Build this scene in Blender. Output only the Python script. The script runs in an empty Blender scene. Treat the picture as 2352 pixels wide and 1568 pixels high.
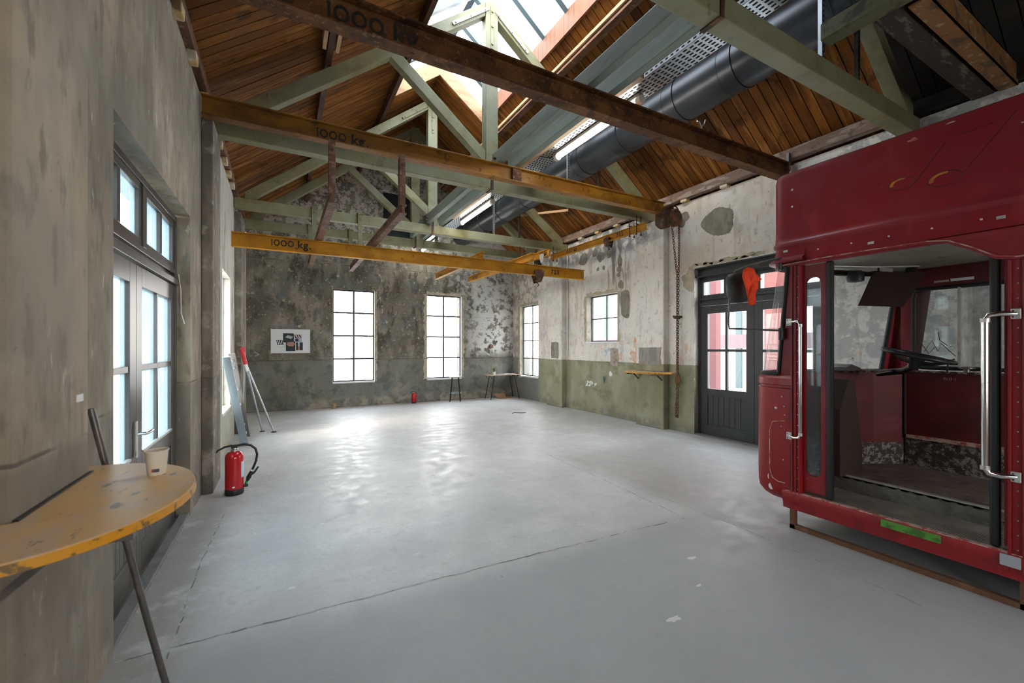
import bpy, bmesh, math, random
from mathutils import Vector, Matrix
random.seed(7)
C = bpy.context.scene.collection
PI = math.pi
R = math.radians
# ------------------------------------------------------------------ camera, world, exposure
cam_d = bpy.data.cameras.new('camera')
cam = bpy.data.objects.new('camera', cam_d)
C.objects.link(cam)
cam.location = (0, 0, 1.5)
cam.rotation_euler = (R(90), 0, R(-28.71))
cam_d.sensor_width = 36
cam_d.lens = 963.5 / 2352 * 36
cam_d.shift_y = 12.6 / 2352
cam_d.clip_start = 0.05
cam_d.dof.use_dof = True
cam_d.dof.focus_distance = 6.0
cam_d.dof.aperture_fstop = 2.8
bpy.context.scene.camera = cam
w = bpy.data.worlds.new('sky'); bpy.context.scene.world = w
w.use_nodes = True
nt = w.node_tree; nt.nodes.clear()
wo = nt.nodes.new('ShaderNodeOutputWorld'); wb = nt.nodes.new('ShaderNodeBackground')
tc = nt.nodes.new('ShaderNodeTexCoord'); sx = nt.nodes.new('ShaderNodeSeparateXYZ')
rp = nt.nodes.new('ShaderNodeValToRGB')
rp.color_ramp.elements[0].position = 0.0; rp.color_ramp.elements[0].color = (1.0, 0.96, 0.90, 1)
rp.color_ramp.elements[1].position = 0.7; rp.color_ramp.elements[1].color = (0.84, 0.92, 1.0, 1)
nt.links.new(tc.outputs['Generated'], sx.inputs[0]); nt.links.new(sx.outputs[2], rp.inputs[0])
nt.links.new(rp.outputs[0], wb.inputs[0]); wb.inputs[1].default_value = 9.0
nt.links.new(wb.outputs[0], wo.inputs[0])
sun_d = bpy.data.lights.new('sun', 'SUN'); sun = bpy.data.objects.new('sun', sun_d); C.objects.link(sun)
sun_d.energy = 4.0; sun_d.angle = R(20); sun_d.color = (1.0, 0.86, 0.68)
sun.rotation_euler = Vector((-1.0, -0.42, 0.62)).to_track_quat('Z', 'Y').to_euler()
sc = bpy.context.scene
sc.view_settings.view_transform = 'Standard'
sc.view_settings.look = 'None'
sc.view_settings.gamma = 1
sc.view_settings.use_curve_mapping = False
sc.view_settings.exposure = 0.55
sc.cycles.max_bounces = 10; sc.cycles.diffuse_bounces = 6; sc.cycles.transparent_max_bounces = 16
sc.cycles.use_denoising = True
sc.cycles.sample_clamp_indirect = 8.0; sc.cycles.pixel_filter_type = 'BLACKMAN_HARRIS'; sc.cycles.filter_width = 1.0
sc.cycles.caustics_reflective = False; sc.cycles.caustics_refractive = False

# ------------------------------------------------------------------ helpers
def woff(o):
    v = Vector((0, 0, 0))
    while o is not None:
        v += o.location; o = o.parent
    return v

def tag(o, label=None, cat=None, group=None, kind=None):
    if label: o['label'] = label
    if cat: o['category'] = cat
    if group: o['group'] = group
    if kind: o['kind'] = kind
    return o

def empty(name, loc, label=None, cat=None, group=None, kind=None):
    o = bpy.data.objects.new(name, None); C.objects.link(o); o.location = loc
    o.empty_display_size = 0.1
    return tag(o, label, cat, group, kind)

def copy_tree(o, parent=None):
    c = o.copy(); C.objects.link(c); c.parent = parent
    for ch in list(o.children): copy_tree(ch, c)
    return c

class MB:
    def __init__(s): s.v = []; s.f = []; s.mi = []; s.m = 0
    def add(s, vs, fs):
        b = len(s.v); s.v += [tuple(x) for x in vs]
        for f in fs: s.f.append(tuple(b + i for i in f)); s.mi.append(s.m)
        return s
    def box(s, x0, x1, y0, y1, z0, z1):
        if x0 > x1: x0, x1 = x1, x0
        if y0 > y1: y0, y1 = y1, y0
        if z0 > z1: z0, z1 = z1, z0
        vs = [(x, y, z) for x in (x0, x1) for y in (y0, y1) for z in (z0, z1)]
        return s.add(vs, [(0, 1, 3, 2), (4, 6, 7, 5), (0, 4, 5, 1), (2, 3, 7, 6), (0, 2, 6, 4), (1, 5, 7, 3)])
    def bar(s, p0, p1, wd, ht, up=(0, 0, 1)):
        p0 = Vector(p0); p1 = Vector(p1); d = (p1 - p0).normalized(); up = Vector(up)
        if abs(d.dot(up)) > .99: up = Vector((0, 1, 0))
        sd = d.cross(up).normalized(); u = sd.cross(d).normalized()
        vs = [p + sd * a * wd / 2 + u * b * ht / 2 for p in (p0, p1) for a in (-1, 1) for b in (-1, 1)]
        return s.add(vs, [(0, 1, 3, 2), (4, 6, 7, 5), (0, 4, 5, 1), (2, 3, 7, 6), (0, 2, 6, 4), (1, 5, 7, 3)])
    def quad(s, a, b, c, d): return s.add([a, b, c, d], [(0, 1, 2, 3)])
    def prism(s, poly, ax, a0, a1):
        def P(p, t):
            return {'y': (p[0], t, p[1]), 'x': (t, p[0], p[1]), 'z': (p[0], p[1], t)}[ax]
        n = len(poly); vs = [P(p, a0) for p in poly] + [P(p, a1) for p in poly]
        fs = [tuple(range(n)), tuple(range(2 * n - 1, n - 1, -1))] + [(i, (i + 1) % n, n + (i + 1) % n, n + i) for i in range(n)]
        return s.add(vs, fs)
    def tube(s, pts, r, n=8, closed=False, flat=1.0):
        pts = [Vector(p) for p in pts]; N = len(pts); rs = r if isinstance(r, (list, tuple)) else [r] * N
        def tan(i):
            a = pts[(i - 1) % N] if (closed or i > 0) else pts[0]; b = pts[(i + 1) % N] if (closed or i < N - 1) else pts[-1]
            return (b - a).normalized()
        t = tan(0); up = Vector((0, 0, 1)) if abs(t.z) < .9 else Vector((1, 0, 0))
        u = (up - t * up.dot(t)).normalized(); vs = []
        for i in range(N):
            t = tan(i); u = (u - t * u.dot(t)).normalized(); k = t.cross(u)
            vs += [pts[i] + (u * math.cos(2 * PI * j / n) * flat + k * math.sin(2 * PI * j / n)) * rs[i] for j in range(n)]
        fs = []
        for i in range(N if closed else N - 1):
            a = i * n; b = ((i + 1) % N) * n
            fs += [(a + j, a + (j + 1) % n, b + (j + 1) % n, b + j) for j in range(n)]
        if not closed: fs += [tuple(range(n - 1, -1, -1)), tuple(range((N - 1) * n, N * n))]
        return s.add(vs, fs)
    def cyl(s, p0, p1, r0, r1=None, n=16): return s.tube([p0, p1], [r0, r0 if r1 is None else r1], n)
    def lathe(s, c, prof, n=24, axis='z'):
        vs = []
        for (r, h) in prof:
            for j in range(n):
                a = 2 * PI * j / n; x, y = r * math.cos(a), r * math.sin(a)
                p = {'z': (x, y, h), 'x': (h, x, y), 'y': (x, h, y)}[axis]
                vs.append((c[0] + p[0], c[1] + p[1], c[2] + p[2]))
        m = len(prof)
        fs = [(i * n + j, i * n + (j + 1) % n, (i + 1) * n + (j + 1) % n, (i + 1) * n + j) for i in range(m - 1) for j in range(n)]
        if prof[0][0] > 1e-6: fs.append(tuple(range(n - 1, -1, -1)))
        if prof[-1][0] > 1e-6: fs.append(tuple(range((m - 1) * n, m * n)))
        return s.add(vs, fs)
    def ibeam(s, p0, p1, h, fw, tf=.012, tw=.01):
        # p0,p1 = centre of bottom flange underside; horizontal beams only
        p0 = Vector(p0); p1 = Vector(p1); z = Vector((0, 0, 1))
        for zz, ww, hh in ((tf / 2, fw, tf), (h / 2, tw, h - 2 * tf), (h - tf / 2, fw, tf)):
            s.bar(p0 + z * zz, p1 + z * zz, ww, hh)
        return s
    def build(s, name, mat, parent=None, smooth=False, bevel=0, label=None, cat=None, group=None, kind=None, seg=2):
        me = bpy.data.meshes.new(name); off = woff(parent) if parent else Vector((0, 0, 0))
        me.from_pydata([tuple(Vector(v) - off) for v in s.v], [], s.f); me.update()
        bm = bmesh.new(); bm.from_mesh(me); bmesh.ops.recalc_face_normals(bm, faces=bm.faces); bm.to_mesh(me); bm.free()
        for m in (mat if isinstance(mat, (list, tuple)) else [mat]): me.materials.append(m)
        if isinstance(mat, (list, tuple)):
            for p, i in zip(me.polygons, s.mi): p.material_index = i
        if smooth:
            for p in me.polygons: p.use_smooth = True
            try: me.set_sharp_from_angle(angle=R(40))
            except Exception: pass
        o = bpy.data.objects.new(name, me); C.objects.link(o); o.parent = parent
        if bevel:
            b = o.modifiers.new('bevel', 'BEVEL'); b.width = bevel; b.segments = seg; b.limit_method = 'ANGLE'; b.angle_limit = R(35)
        return tag(o, label, cat, group, kind)

def text_mesh(mb, s, size, mtx, off=0.0, depth=0.002, spacing=1.0):
    cu = bpy.data.curves.new('t', 'FONT'); cu.body = s; cu.size = size; cu.offset = off; cu.extrude = depth; cu.space_character = spacing
    cu.resolution_u = 4
    o = bpy.data.objects.new('t', cu); C.objects.link(o)
    me = bpy.data.meshes.new_from_object(o.evaluated_get(bpy.context.evaluated_depsgraph_get()))
    mb.add([mtx @ v.co for v in me.vertices], [tuple(p.vertices) for p in me.polygons])
    bpy.data.objects.remove(o); bpy.data.curves.remove(cu)

def stencil(mb, s, h, mtx):
    # geometric sans lettering: round zeros and a plain bar for the one, cap height h, along local x, up local y
    x = 0.0
    for ch in s:
        if ch == '1':
            mb.add([mtx @ Vector(p) for p in [(x + .02 * h, 0, 0), (x + .17 * h, 0, 0), (x + .17 * h, h, 0), (x + .02 * h, h, 0), (x - .07 * h, .86 * h, 0), (x + .02 * h, .84 * h, 0)]], [(0, 1, 2, 3), (3, 4, 5)]); x += .34 * h
        elif ch == '0':
            n = 24; c = (x + .42 * h, .5 * h); vs = []
            for rr in (.5 * h, .31 * h): vs += [mtx @ Vector((c[0] + rr * .86 * math.cos(2 * PI * i / n), c[1] + rr * math.sin(2 * PI * i / n), 0)) for i in range(n)]
            mb.add(vs, [(i, (i + 1) % n, n + (i + 1) % n, n + i) for i in range(n)]); x += .98 * h
        elif ch == ' ': x += .38 * h
        else:
            text_mesh(mb, ch, h * (1.65 if ch in 'kgozm' else 1.42), mtx @ Matrix.Translation((x, 0, 0)), off=.035 * h, depth=.0005); x += {'.': .3, '7': .86, '2': .86, '3': .86}.get(ch, .86) * h

def face_mtx(p, ax):   # text plane: '-y' reads along +x seen from -y ; '-x' reads along -y seen from -x ; '+x' reads along +y seen from +x
    if ax == '-y': m = Matrix(((1, 0, 0), (0, 0, -1), (0, 1, 0)))
    elif ax == '-x': m = Matrix(((0, 0, -1), (-1, 0, 0), (0, 1, 0)))
    else: m = Matrix(((0, 0, 1), (1, 0, 0), (0, 1, 0)))
    return Matrix.Translation(p) @ m.to_4x4()

# ------------------------------------------------------------------ materials
def mat(name, base, layers=(), rough=.6, metal=0.0, bump=0.0, bscale=20.0, coord='object', island=None, spec=None, emit=None, alpha=None, wave=None, bstretch=(1, 1, 1), roughvar=0.0):
    m = bpy.data.materials.new(name); m.use_nodes = True
    t = m.node_tree; n = t.nodes; l = t.links; n.clear()
    out = n.new('ShaderNodeOutputMaterial'); b = n.new('ShaderNodeBsdfPrincipled'); l.new(b.outputs[0], out.inputs[0])
    b.inputs['Roughness'].default_value = rough; b.inputs['Metallic'].default_value = metal
    if spec is not None: b.inputs['Specular IOR Level'].default_value = spec
    if coord == 'world':
        g = n.new('ShaderNodeNewGeometry'); co = g.outputs['Position']
    else:
        g = n.new('ShaderNodeTexCoord'); co = g.outputs['Object']
    sep = n.new('ShaderNodeSeparateXYZ'); l.new(co, sep.inputs[0])
    def rgb(c):
        r = n.new('ShaderNodeRGB'); r.outputs[0].default_value = (*c, 1); return r.outputs[0]
    cur = rgb(base)
    def noise(scale, detail=5, rgh=.6, dist=0.0, offs=(0, 0, 0)):
        mp = n.new('ShaderNodeMapping'); l.new(co, mp.inputs[0])
        sc3 = scale if isinstance(scale, (tuple, list)) else (scale,) * 3
        mp.inputs['Scale'].default_value = sc3; mp.inputs['Location'].default_value = offs
        nz = n.new('ShaderNodeTexNoise'); l.new(mp.outputs[0], nz.inputs['Vector'])
        nz.inputs['Scale'].default_value = 1; nz.inputs['Detail'].default_value = detail; nz.inputs['Roughness'].default_value = rgh
        nz.inputs['Distortion'].default_value = dist
        return nz.outputs['Fac']
    def mr(v, a, bb, lo=0.0, hi=1.0):
        r = n.new('ShaderNodeMapRange'); r.interpolation_type = 'SMOOTHSTEP'
        l.new(v, r.inputs[0])
        if a > bb: a, bb, lo, hi = bb, a, hi, lo
        r.inputs[1].default_value = a; r.inputs[2].default_value = bb; r.inputs[3].default_value = lo; r.inputs[4].default_value = hi
        return r.outputs[0]
    def mul(a, bb):
        r = n.new('ShaderNodeMath'); r.operation = 'MULTIPLY'; l.new(a, r.inputs[0])
        if isinstance(bb, float): r.inputs[1].default_value = bb
        else: l.new(bb, r.inputs[1])
        return r.outputs[0]
    def mix(a, bb, f):
        r = n.new('ShaderNodeMix'); r.data_type = 'RGBA'; l.new(f, r.inputs[0]); l.new(a, r.inputs[6]); l.new(bb, r.inputs[7]); return r.outputs[2]
    if island:
        gi = n.new('ShaderNodeNewGeometry'); cr = n.new('ShaderNodeValToRGB'); l.new(gi.outputs['Random Per Island'], cr.inputs[0])
        els = cr.color_ramp.elements
        while len(els) < len(island): els.new(.5)
        for i, c in enumerate(island): els[i].position = i / (len(island) - 1); els[i].color = (*c, 1)
        cur = cr.outputs[0]
    fs = []
    for k, L in enumerate(layers):
        f = None
        if 'scale' in L:
            f = mr(noise(L['scale'], L.get('detail', 6), L.get('rough', .6), L.get('dist', 0.0), (k * 3.1, k * 1.7, k * 5.3)), L['thr'] - L.get('soft', .05), L['thr'] + L.get('soft', .05))
        for (ax, a, bb) in L.get('mask', ()):
            mm = mr(sep.outputs['XYZ'.index(ax)], a, bb)
            f = mm if f is None else mul(f, mm)
        if 'amt' in L: f = mul(f, float(L['amt']))
        cur = mix(cur, rgb(L['col']), f); fs.append(f)
    if wave:   # thin dark joint lines every `step` along an axis
        for (ax, step, wd, offv, col) in wave:
            q = n.new('ShaderNodeMath'); q.operation = 'ADD'; l.new(sep.outputs['XYZ'.index(ax)], q.inputs[0]); q.inputs[1].default_value = offv + 100 * step
            p = n.new('ShaderNodeMath'); p.operation = 'MODULO'; l.new(q.outputs[0], p.inputs[0]); p.inputs[1].default_value = step
            f = mr(p.outputs[0], wd, wd * 2.2, 1.0, 0.0)
            f = mul(f, mr(noise(4.0), .35, .6))
            cur = mix(cur, rgb(col), f)
    l.new(cur, b.inputs['Base Color'])
    if bump:
        bp = n.new('ShaderNodeBump'); bp.inputs['Strength'].default_value = bump; bp.inputs['Distance'].default_value = .02
        bs = tuple(bscale * q for q in bstretch)
        l.new(noise(bs, 6, .6), bp.inputs['Height']); l.new(bp.outputs[0], b.inputs['Normal'])
    if roughvar:
        r = mr(noise(6.0), .3, .7, max(0, rough - roughvar), min(1, rough + roughvar)); l.new(r, b.inputs['Roughness'])
    if emit:
        b.inputs['Emission Color'].default_value = (*emit[0], 1); b.inputs['Emission Strength'].default_value = emit[1]
    return m

def glass_mat(name, tint=(1, 1, 1), gloss=.08, rough=0.02, haze=0.0, hazecol=(.8, .85, .9), streak=False):
    m = bpy.data.materials.new(name); m.use_nodes = True
    t = m.node_tree; n = t.nodes; l = t.links; n.clear()
    out = n.new('ShaderNodeOutputMaterial'); tr = n.new('ShaderNodeBsdfTransparent'); tr.inputs[0].default_value = (*tint, 1)
    gl = n.new('ShaderNodeBsdfGlossy'); gl.inputs['Roughness'].default_value = rough
    fw_ = n.new('ShaderNodeLayerWeight'); fw_.inputs[0].default_value = .5
    pw = n.new('ShaderNodeMath'); pw.operation = 'POWER'; l.new(fw_.outputs['Facing'], pw.inputs[0]); pw.inputs[1].default_value = 5
    fr = n.new('ShaderNodeMath'); fr.operation = 'MULTIPLY_ADD'; l.new(pw.outputs[0], fr.inputs[0]); fr.inputs[1].default_value = .5; fr.inputs[2].default_value = .03
    mx = n.new('ShaderNodeMixShader'); l.new(fr.outputs[0], mx.inputs[0]); l.new(tr.outputs[0], mx.inputs[1]); l.new(gl.outputs[0], mx.inputs[2])
    last = mx.outputs[0]
    if haze:
        df = n.new('ShaderNodeBsdfTranslucent'); df.inputs[0].default_value = (*hazecol, 1)
        dd = n.new('ShaderNodeBsdfDiffuse'); dd.inputs[0].default_value = (*hazecol, 1)
        ad = n.new('ShaderNodeMixShader'); l.new(df.outputs[0], ad.inputs[1]); l.new(dd.outputs[0], ad.inputs[2]); ad.inputs[0].default_value = .4
        m2 = n.new('ShaderNodeMixShader'); l.new(last, m2.inputs[1]); l.new(ad.outputs[0], m2.inputs[2])
        g = n.new('ShaderNodeNewGeometry'); mp = n.new('ShaderNodeMapping'); l.new(g.outputs['Position'], mp.inputs[0])
        mp.inputs['Scale'].default_value = (9, 9, 1.2 if streak else 9)
        nz = n.new('ShaderNodeTexNoise'); nz.inputs['Scale'].default_value = 1; nz.inputs['Detail'].default_value = 6; l.new(mp.outputs[0], nz.inputs['Vector'])
        r = n.new('ShaderNodeMapRange'); l.new(nz.outputs['Fac'], r.inputs[0]); r.inputs[1].default_value = .3; r.inputs[2].default_value = .75
        r.inputs[3].default_value = haze * .5; r.inputs[4].default_value = min(1, haze * 1.5); l.new(r.outputs[0], m2.inputs[0]); last = m2.outputs[0]
    l.new(last, out.inputs[0]); return m

def L(col, scale, thr, soft=.05, amt=None, mask=(), detail=6, rough=.6, dist=0.0):
    d = dict(col=col, scale=scale, thr=thr, soft=soft, mask=mask, detail=detail, rough=rough, dist=dist)
    if amt is not None: d['amt'] = amt
    return d

# walls
M_cream = mat('cream_plaster_edge', (.50, .44, .33), [L((.36, .31, .23), 8, .52, .1, .7)], rough=.9, coord='world')
M_far = mat('peeling_concrete_far', (.215, .195, .155), [
    L((.10, .09, .07), 1.4, .5, .14, .85), L((.33, .30, .24), (2.2, 2.2, 1.2), .56, .08, .8),
    L((.07, .062, .05), (5, 5, 2.2), .57, .05, .8), L((.42, .385, .31), 15, .60, .03, .6, (), 8, .7), L((.06, .052, .04), 12, .62, .03, .7, (), 8, .7), L((.17, .20, .20), 2.6, .58, .1, .6),
    L((.50, .47, .40), 7.5, .63, .02, .8, (('Z', 1.15, 1.3),), 8, .68),
    L((.60, .61, .60), 5.0, .47, .03, .85, (('X', 4.3, 5.2), ('Z', 1.15, 1.5)), 8, .7),
    L((.62, .60, .55), 3.6, .52, .04, .8, (('X', 3.2, 5.0), ('Z', 2.6, 3.2)), 8, .7),
    L((.62, .59, .55), 9.0, .50, .03, .85, (('Z', 3.3, 4.4),), 8, .75),
    L((.20, .21, .19), 2.0, .35, .2, .75, (('Z', 1.2, 1.16),)),
    L((.10, .11, .10), 3.5, .56, .06, .7, (('Z', 1.2, 1.16),)),
    L((.42, .38, .30), 5.0, .5, .08, .8, (('Z', .32, .1), ('X', 0.2, .5))),
], rough=.92, bump=.5, bscale=9, coord='world', wave=[('Z', 1.18, .006, 0, (.09, .08, .07))])
M_right = mat('whitewashed_plaster_right', (.80, .76, .68), [
    L((.56, .47, .37), 1.1, .52, .12, .6, (('Z', 2.3, 3.0),)), L((.72, .72, .71), 1.6, .52, .1, .7),
    L((.34, .30, .25), (11, 11, 2.0), .66, .04, .6), L((.48, .44, .38), (4, 4, 1.2), .64, .06, .5), L((.45, .40, .33), 9, .62, .04, .6), L((.56, .53, .47), 2.6, .56, .06, .5), L((.46, .42, .36), (6, 6, 1.6), .60, .05, .45), L((.10, .09, .08), 30, .70, .015, .8),
    L((.13, .12, .11), (9, 9, 1.2), .52, .06, .85, (('Y', 6.2, 6.5), ('Y', 7.2, 6.9), ('Z', 2.1, 3.3))),
    L((.22, .22, .23), 6.0, .47, .07, .8, (('Z', 3.35, 3.6), ('Y', 5.2, 5.9))),
    L((.34, .29, .23), 7.0, .52, .05, .8, (('Y', 9.3, 10.3), ('Z', 2.5, 2.8))),
    L((.05, .045, .04), 17.0, .70, .015, .9),
    L((.60, .27, .12), (4, 4, 2), .60, .04, .5, (('Z', 2.0, 1.5), ('Y', 7.6, 7.0))),
    L((.36, .37, .37), 5, .5, .03, .7, (('Y', 2.9, 2.6),), 8, .7),
    dict(col=(.30, .295, .19), mask=(('Z', 1.187, 1.183),)),
    L((.37, .365, .27), (3, 3, 1.4), .54, .08, .7, (('Z', 1.187, 1.183),)),
    L((.17, .17, .10), 2.4, .56, .07, .6, (('Z', 1.187, 1.183),)),
    L((.60, .60, .54), 12, .70, .02, .8, (('Z', 1.187, 1.183),)),
    L((.20, .19, .16), 5, .46, .08, .8, (('Z', .22, .05),)),
    L((.18, .19, .175), 1.6, .40, .12, .9, (('Y', 9.6, 9.95), ('Z', 1.19, 1.18))),
    L((.30, .28, .24), 3.0, .48, .10, .8, (('Y', 10.8, 11.0),)),
], rough=.9, bump=.35, bscale=7, coord='world')
M_left = mat('formwork_concrete_left', (.44, .36, .265), [
    L((.19, .165, .13), (3, 2.2, .8), .50, .12, .8), L((.46, .415, .345), (5, 5, 1.6), .58, .07, .7),
    L((.135, .12, .10), (12, 12, 4), .60, .06, .6), L((.10, .085, .07), 24, .70, .03, .7), L((.28, .265, .23), 1.6, .55, .1, .55), L((.16, .14, .11), 1.1, .52, .12, .6),
    L((.56, .53, .47), (16, 16, 5), .68, .03, .7), L((.16, .145, .12), 3.0, .42, .12, .55, (('Z', 1.2, 1.15),)),
    L((.66, .64, .58), (4, 4, 1.2), .40, .1, .8, (('Y', 6.0, 6.3),)),
    L((.40, .42, .33), 2.0, .4, .1, .7, (('Y', 6.0, 6.3), ('Z', 1.2, 1.17))),
], rough=.9, bump=.4, bscale=8, bstretch=(1, 1, .4), coord='world', wave=[('Z', 10, .008, 8.82, (.12, .10, .08))])
M_pil = mat('pilaster_concrete', (.27, .24, .195), [
    L((.15, .13, .105), (4, 4, 1.5), .5, .1, .8), L((.42, .39, .33), 7, .60, .05, .7), L((.11, .10, .085), 3, .48, .1, .7, (('Z', 1.2, 1.17),)),
], rough=.92, bump=.5, bscale=10, coord='world', wave=[('Z', 10, .008, 8.82, (.12, .10, .08))])
M_floor = mat('screed_floor', (.55, .545, .54), [
    L((.46, .455, .45), .7, .5, .15, .8), L((.62, .615, .60), 2.2, .56, .1, .6), L((.40, .39, .38), 9, .62, .06, .4), L((.44, .43, .42), 30, .56, .08, .35),
    L((.36, .345, .335), 1.3, .30, .1, .8, (('X', 3.1, 3.5), ('Y', 5.0, 4.4))),
    L((.33, .335, .335), 1.1, .25, .1, .75, (('Y', 2.75, 2.35),)),
    L((.31, .295, .275), 4, .42, .08, .8, (('X', -.25, -.6), ('Y', 5.2, 4.6))),
    L((.75, .75, .74), 7.0, .735, .01, .8), L((.13, .12, .11), 21.0, .76, .008, .9),
    L((.50, .38, .34), 5.0, .48, .08, .5, (('Y', 10.7, 11.1),)),
], rough=.5, bump=.12, bscale=30, coord='world', roughvar=.12, spec=.35)
M_board = mat('roof_boards', (.3, .14, .05), [
    L((.10, .042, .016), (1.6, 26, 1.6), .54, .10, .6), L((.52, .25, .07), (1.0, 9, 1.0), .60, .06, .5),
    L((.035, .018, .010), (3, 5, 3), .62, .06, .7),
], island=[(.075, .025, .007), (.29, .105, .018), (.17, .056, .010), (.36, .142, .026), (.115, .037, .008), (.33, .122, .021)], rough=.6, spec=.15, bump=.25, bscale=6, bstretch=(1, 9, 1), coord='world')
M_blackboard = mat('black_roof_boards', (.012, .010, .009), [L((.03, .022, .015), 3, .6, .08)], rough=.9, coord='world')  # near-black boards, also used for the near wall plate and underfloor
M_timber = mat('brown_timber', (.21, .10, .055), [L((.09, .04, .022), (6, 2, 9), .52, .08, .8), L((.42, .28, .19), 9, .62, .05, .5)], rough=.7, bump=.2, bscale=14)
M_pale = mat('pale_new_timber', (.52, .33, .19), [L((.35, .19, .09), (3, 1.2, 8), .54, .06, .7)], rough=.6)
M_plate = mat('dusty_wall_plate', (.23, .15, .115), [L((.42, .36, .32), (9, 3, 12), .56, .06, .7), L((.08, .05, .04), 9, .6, .06, .7)], rough=.8, coord='world')
M_green = mat('green_painted_timber', (.205, .19, .085), [
    L((.26, .25, .135), (3, 3, 3), .5, .12, .7), L((.15, .13, .055), (5, 5, 5), .58, .08, .7), L((.07, .055, .03), 12, .66, .03, .6),
    L((.24, .25, .18), 1.2, .5, .1, .5)], rough=.55, bump=.1, bscale=12, coord='world')
M_skytint = mat('green_timber_skylight_tint', (.24, .275, .23), [L((.185, .215, .19), (6, 1.2, 6), .5, .1, .8), L((.13, .15, .14), (12, 2, 12), .62, .04, .6)], rough=.5, coord='world')  # green paint; the skylight's blue cast is mixed into this colour
M_rust = mat('rusty_crane_steel', (.105, .040, .016), [
    L((.20, .085, .028), (3, 3, 6), .52, .1, .8), L((.045, .022, .014), 7, .56, .06, .8), L((.30, .155, .085), 26, .62, .03, .6)], rough=.62, spec=.2, bump=.15, bscale=60, coord='world')
M_rusty = mat('ochre_rusty_steel', (.27, .115, .016), [
    L((.46, .215, .018), (2, 2, 4), .52, .08, .8, (('X', 1.6, 3.2),)), L((.10, .038, .014), (2, 2, 5), .50, .12, .8, (('X', 2.6, -.6),)),
    L((.07, .030, .014), 9, .62, .05, .8)], rough=.5, spec=.3, bump=.1, bscale=60, coord='world')
M_yel = mat('yellow_painted_steel', (.54, .245, .012), [
    L((.36, .145, .012), (2, 2, 5), .5, .1, .75), L((.085, .035, .015), 15, .66, .03, .8), L((.64, .34, .05), 3, .6, .08, .5)], rough=.6, spec=.25, coord='world')
M_rail = mat('rusty_brown_rail', (.145, .062, .03), [L((.27, .17, .13), (20, 20, 20), .55, .05, .7), L((.06, .028, .014), 4, .55, .08, .8)], rough=.7, coord='world')
M_black = mat('black_paint', (.012, .011, .010), rough=.6)
M_letter = mat('black_lettering', (.012, .010, .008), [L((.10, .05, .02), 40, .66, .03, .8)], rough=.6, coord='world')
M_duct = mat('dark_duct_metal', (.032, .036, .042), [L((.045, .05, .058), 2, .55, .1)], rough=.36, metal=.35)
M_galv = mat('galvanised_steel', (.52, .56, .60), [L((.40, .44, .48), 14, .5, .1, .6)], rough=.38, metal=.85)
M_hole = mat('slot_shadow_black', (.01, .01, .01), rough=.9)
M_tube = mat('lit_fluorescent_tube', (1, 1, 1), rough=.3, emit=((1.0, .95, .84), 24.0))
M_plastic = mat('clear_grey_plastic', (.62, .60, .55), rough=.25)
M_door = mat('charcoal_door_paint', (.022, .026, .028), [L((.03, .034, .036), 3, .55, .1)], rough=.38)
M_doorin = mat('dark_brown_door_paint', (.060, .054, .050), [L((.085, .078, .072), 2, .5, .15)], rough=.30)
M_frame = mat('steel_window_bars', (.045, .05, .055), [L((.22, .10, .06), 5, .62, .05, .6)], rough=.5)
M_sill = mat('white_painted_sill', (.78, .79, .80), rough=.6)
M_zinc = mat('grey_threshold', (.20, .20, .21), [L((.12, .12, .12), 8, .55, .1, .6)], rough=.5)
M_glass = glass_mat('window_glass')
M_glassh = glass_mat('reflection_streaked_glass', (.84, .92, .96), haze=.42, hazecol=(.27, .36, .41), streak=True)  # translucent glass; streaky bluish reflections are put into its haze colour
M_glassbus = glass_mat('dusty_bus_glass', (.86, .90, .91), haze=.16, hazecol=(.62, .66, .68))
M_sky = glass_mat('roof_glass', (.93, .97, 1.0))
M_mull = mat('bluegrey_glazing_bars', (.10, .145, .18), rough=.45)
M_patch = mat('grey_mortar_and_reveal_shade', (.235, .215, .165), [L((.33, .31, .26), (9, 9, 4), .54, .08, .7), L((.14, .125, .095), 6, .6, .08, .7)], rough=.95, bump=.4, bscale=14, coord='world')
M_red = mat('faded_red_paint', (.33, .013, .018), [L((.20, .018, .030), 1.1, .42, .14, .85, (('Z', 1.1, 1.5),)), 
    L((.25, .010, .015), .8, .52, .14, .8), L((.40, .045, .045), (4, 4, 2), .62, .07, .5), L((.50, .33, .28), 18, .735, .012, .8), L((.10, .012, .012), 9, .70, .04, .5)], rough=.40, spec=.4, roughvar=.08)
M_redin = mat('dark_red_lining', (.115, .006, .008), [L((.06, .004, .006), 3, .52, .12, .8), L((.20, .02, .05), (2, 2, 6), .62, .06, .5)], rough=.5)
M_redworn = mat('worn_red_sill_paint', (.34, .016, .022), [L((.24, .18, .16), (12, 6, 12), .66, .04, .8), L((.16, .01, .012), 6, .58, .08, .6)], rough=.42)
M_worn = mat('worn_pale_edge', (.52, .38, .32), [L((.36, .05, .04), 20, .52, .05, .9)], rough=.6)
M_scuff = mat('scuffed_grey_lining', (.05, .035, .032), [L((.30, .28, .25), 22, .53, .04, .85, (), 8, .75)], rough=.85)
M_busceil = mat('dirty_cream_lining', (.42, .40, .32), [L((.24, .23, .18), 3, .52, .12, .7), L((.10, .09, .07), 9, .66, .04, .7)], rough=.55)
M_busfloor = mat('worn_brown_bus_floor', (.14, .105, .085), [L((.22, .18, .15), 5, .55, .1, .7), L((.07, .05, .04), 8, .6, .06, .7)], rough=.8)
M_step = mat('ribbed_step_mat', (.20, .175, .145), [L((.30, .27, .23), 6, .52, .1, .7)], rough=.7, wave=[('Y', .012, .003, 0, (.08, .07, .06))])
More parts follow.
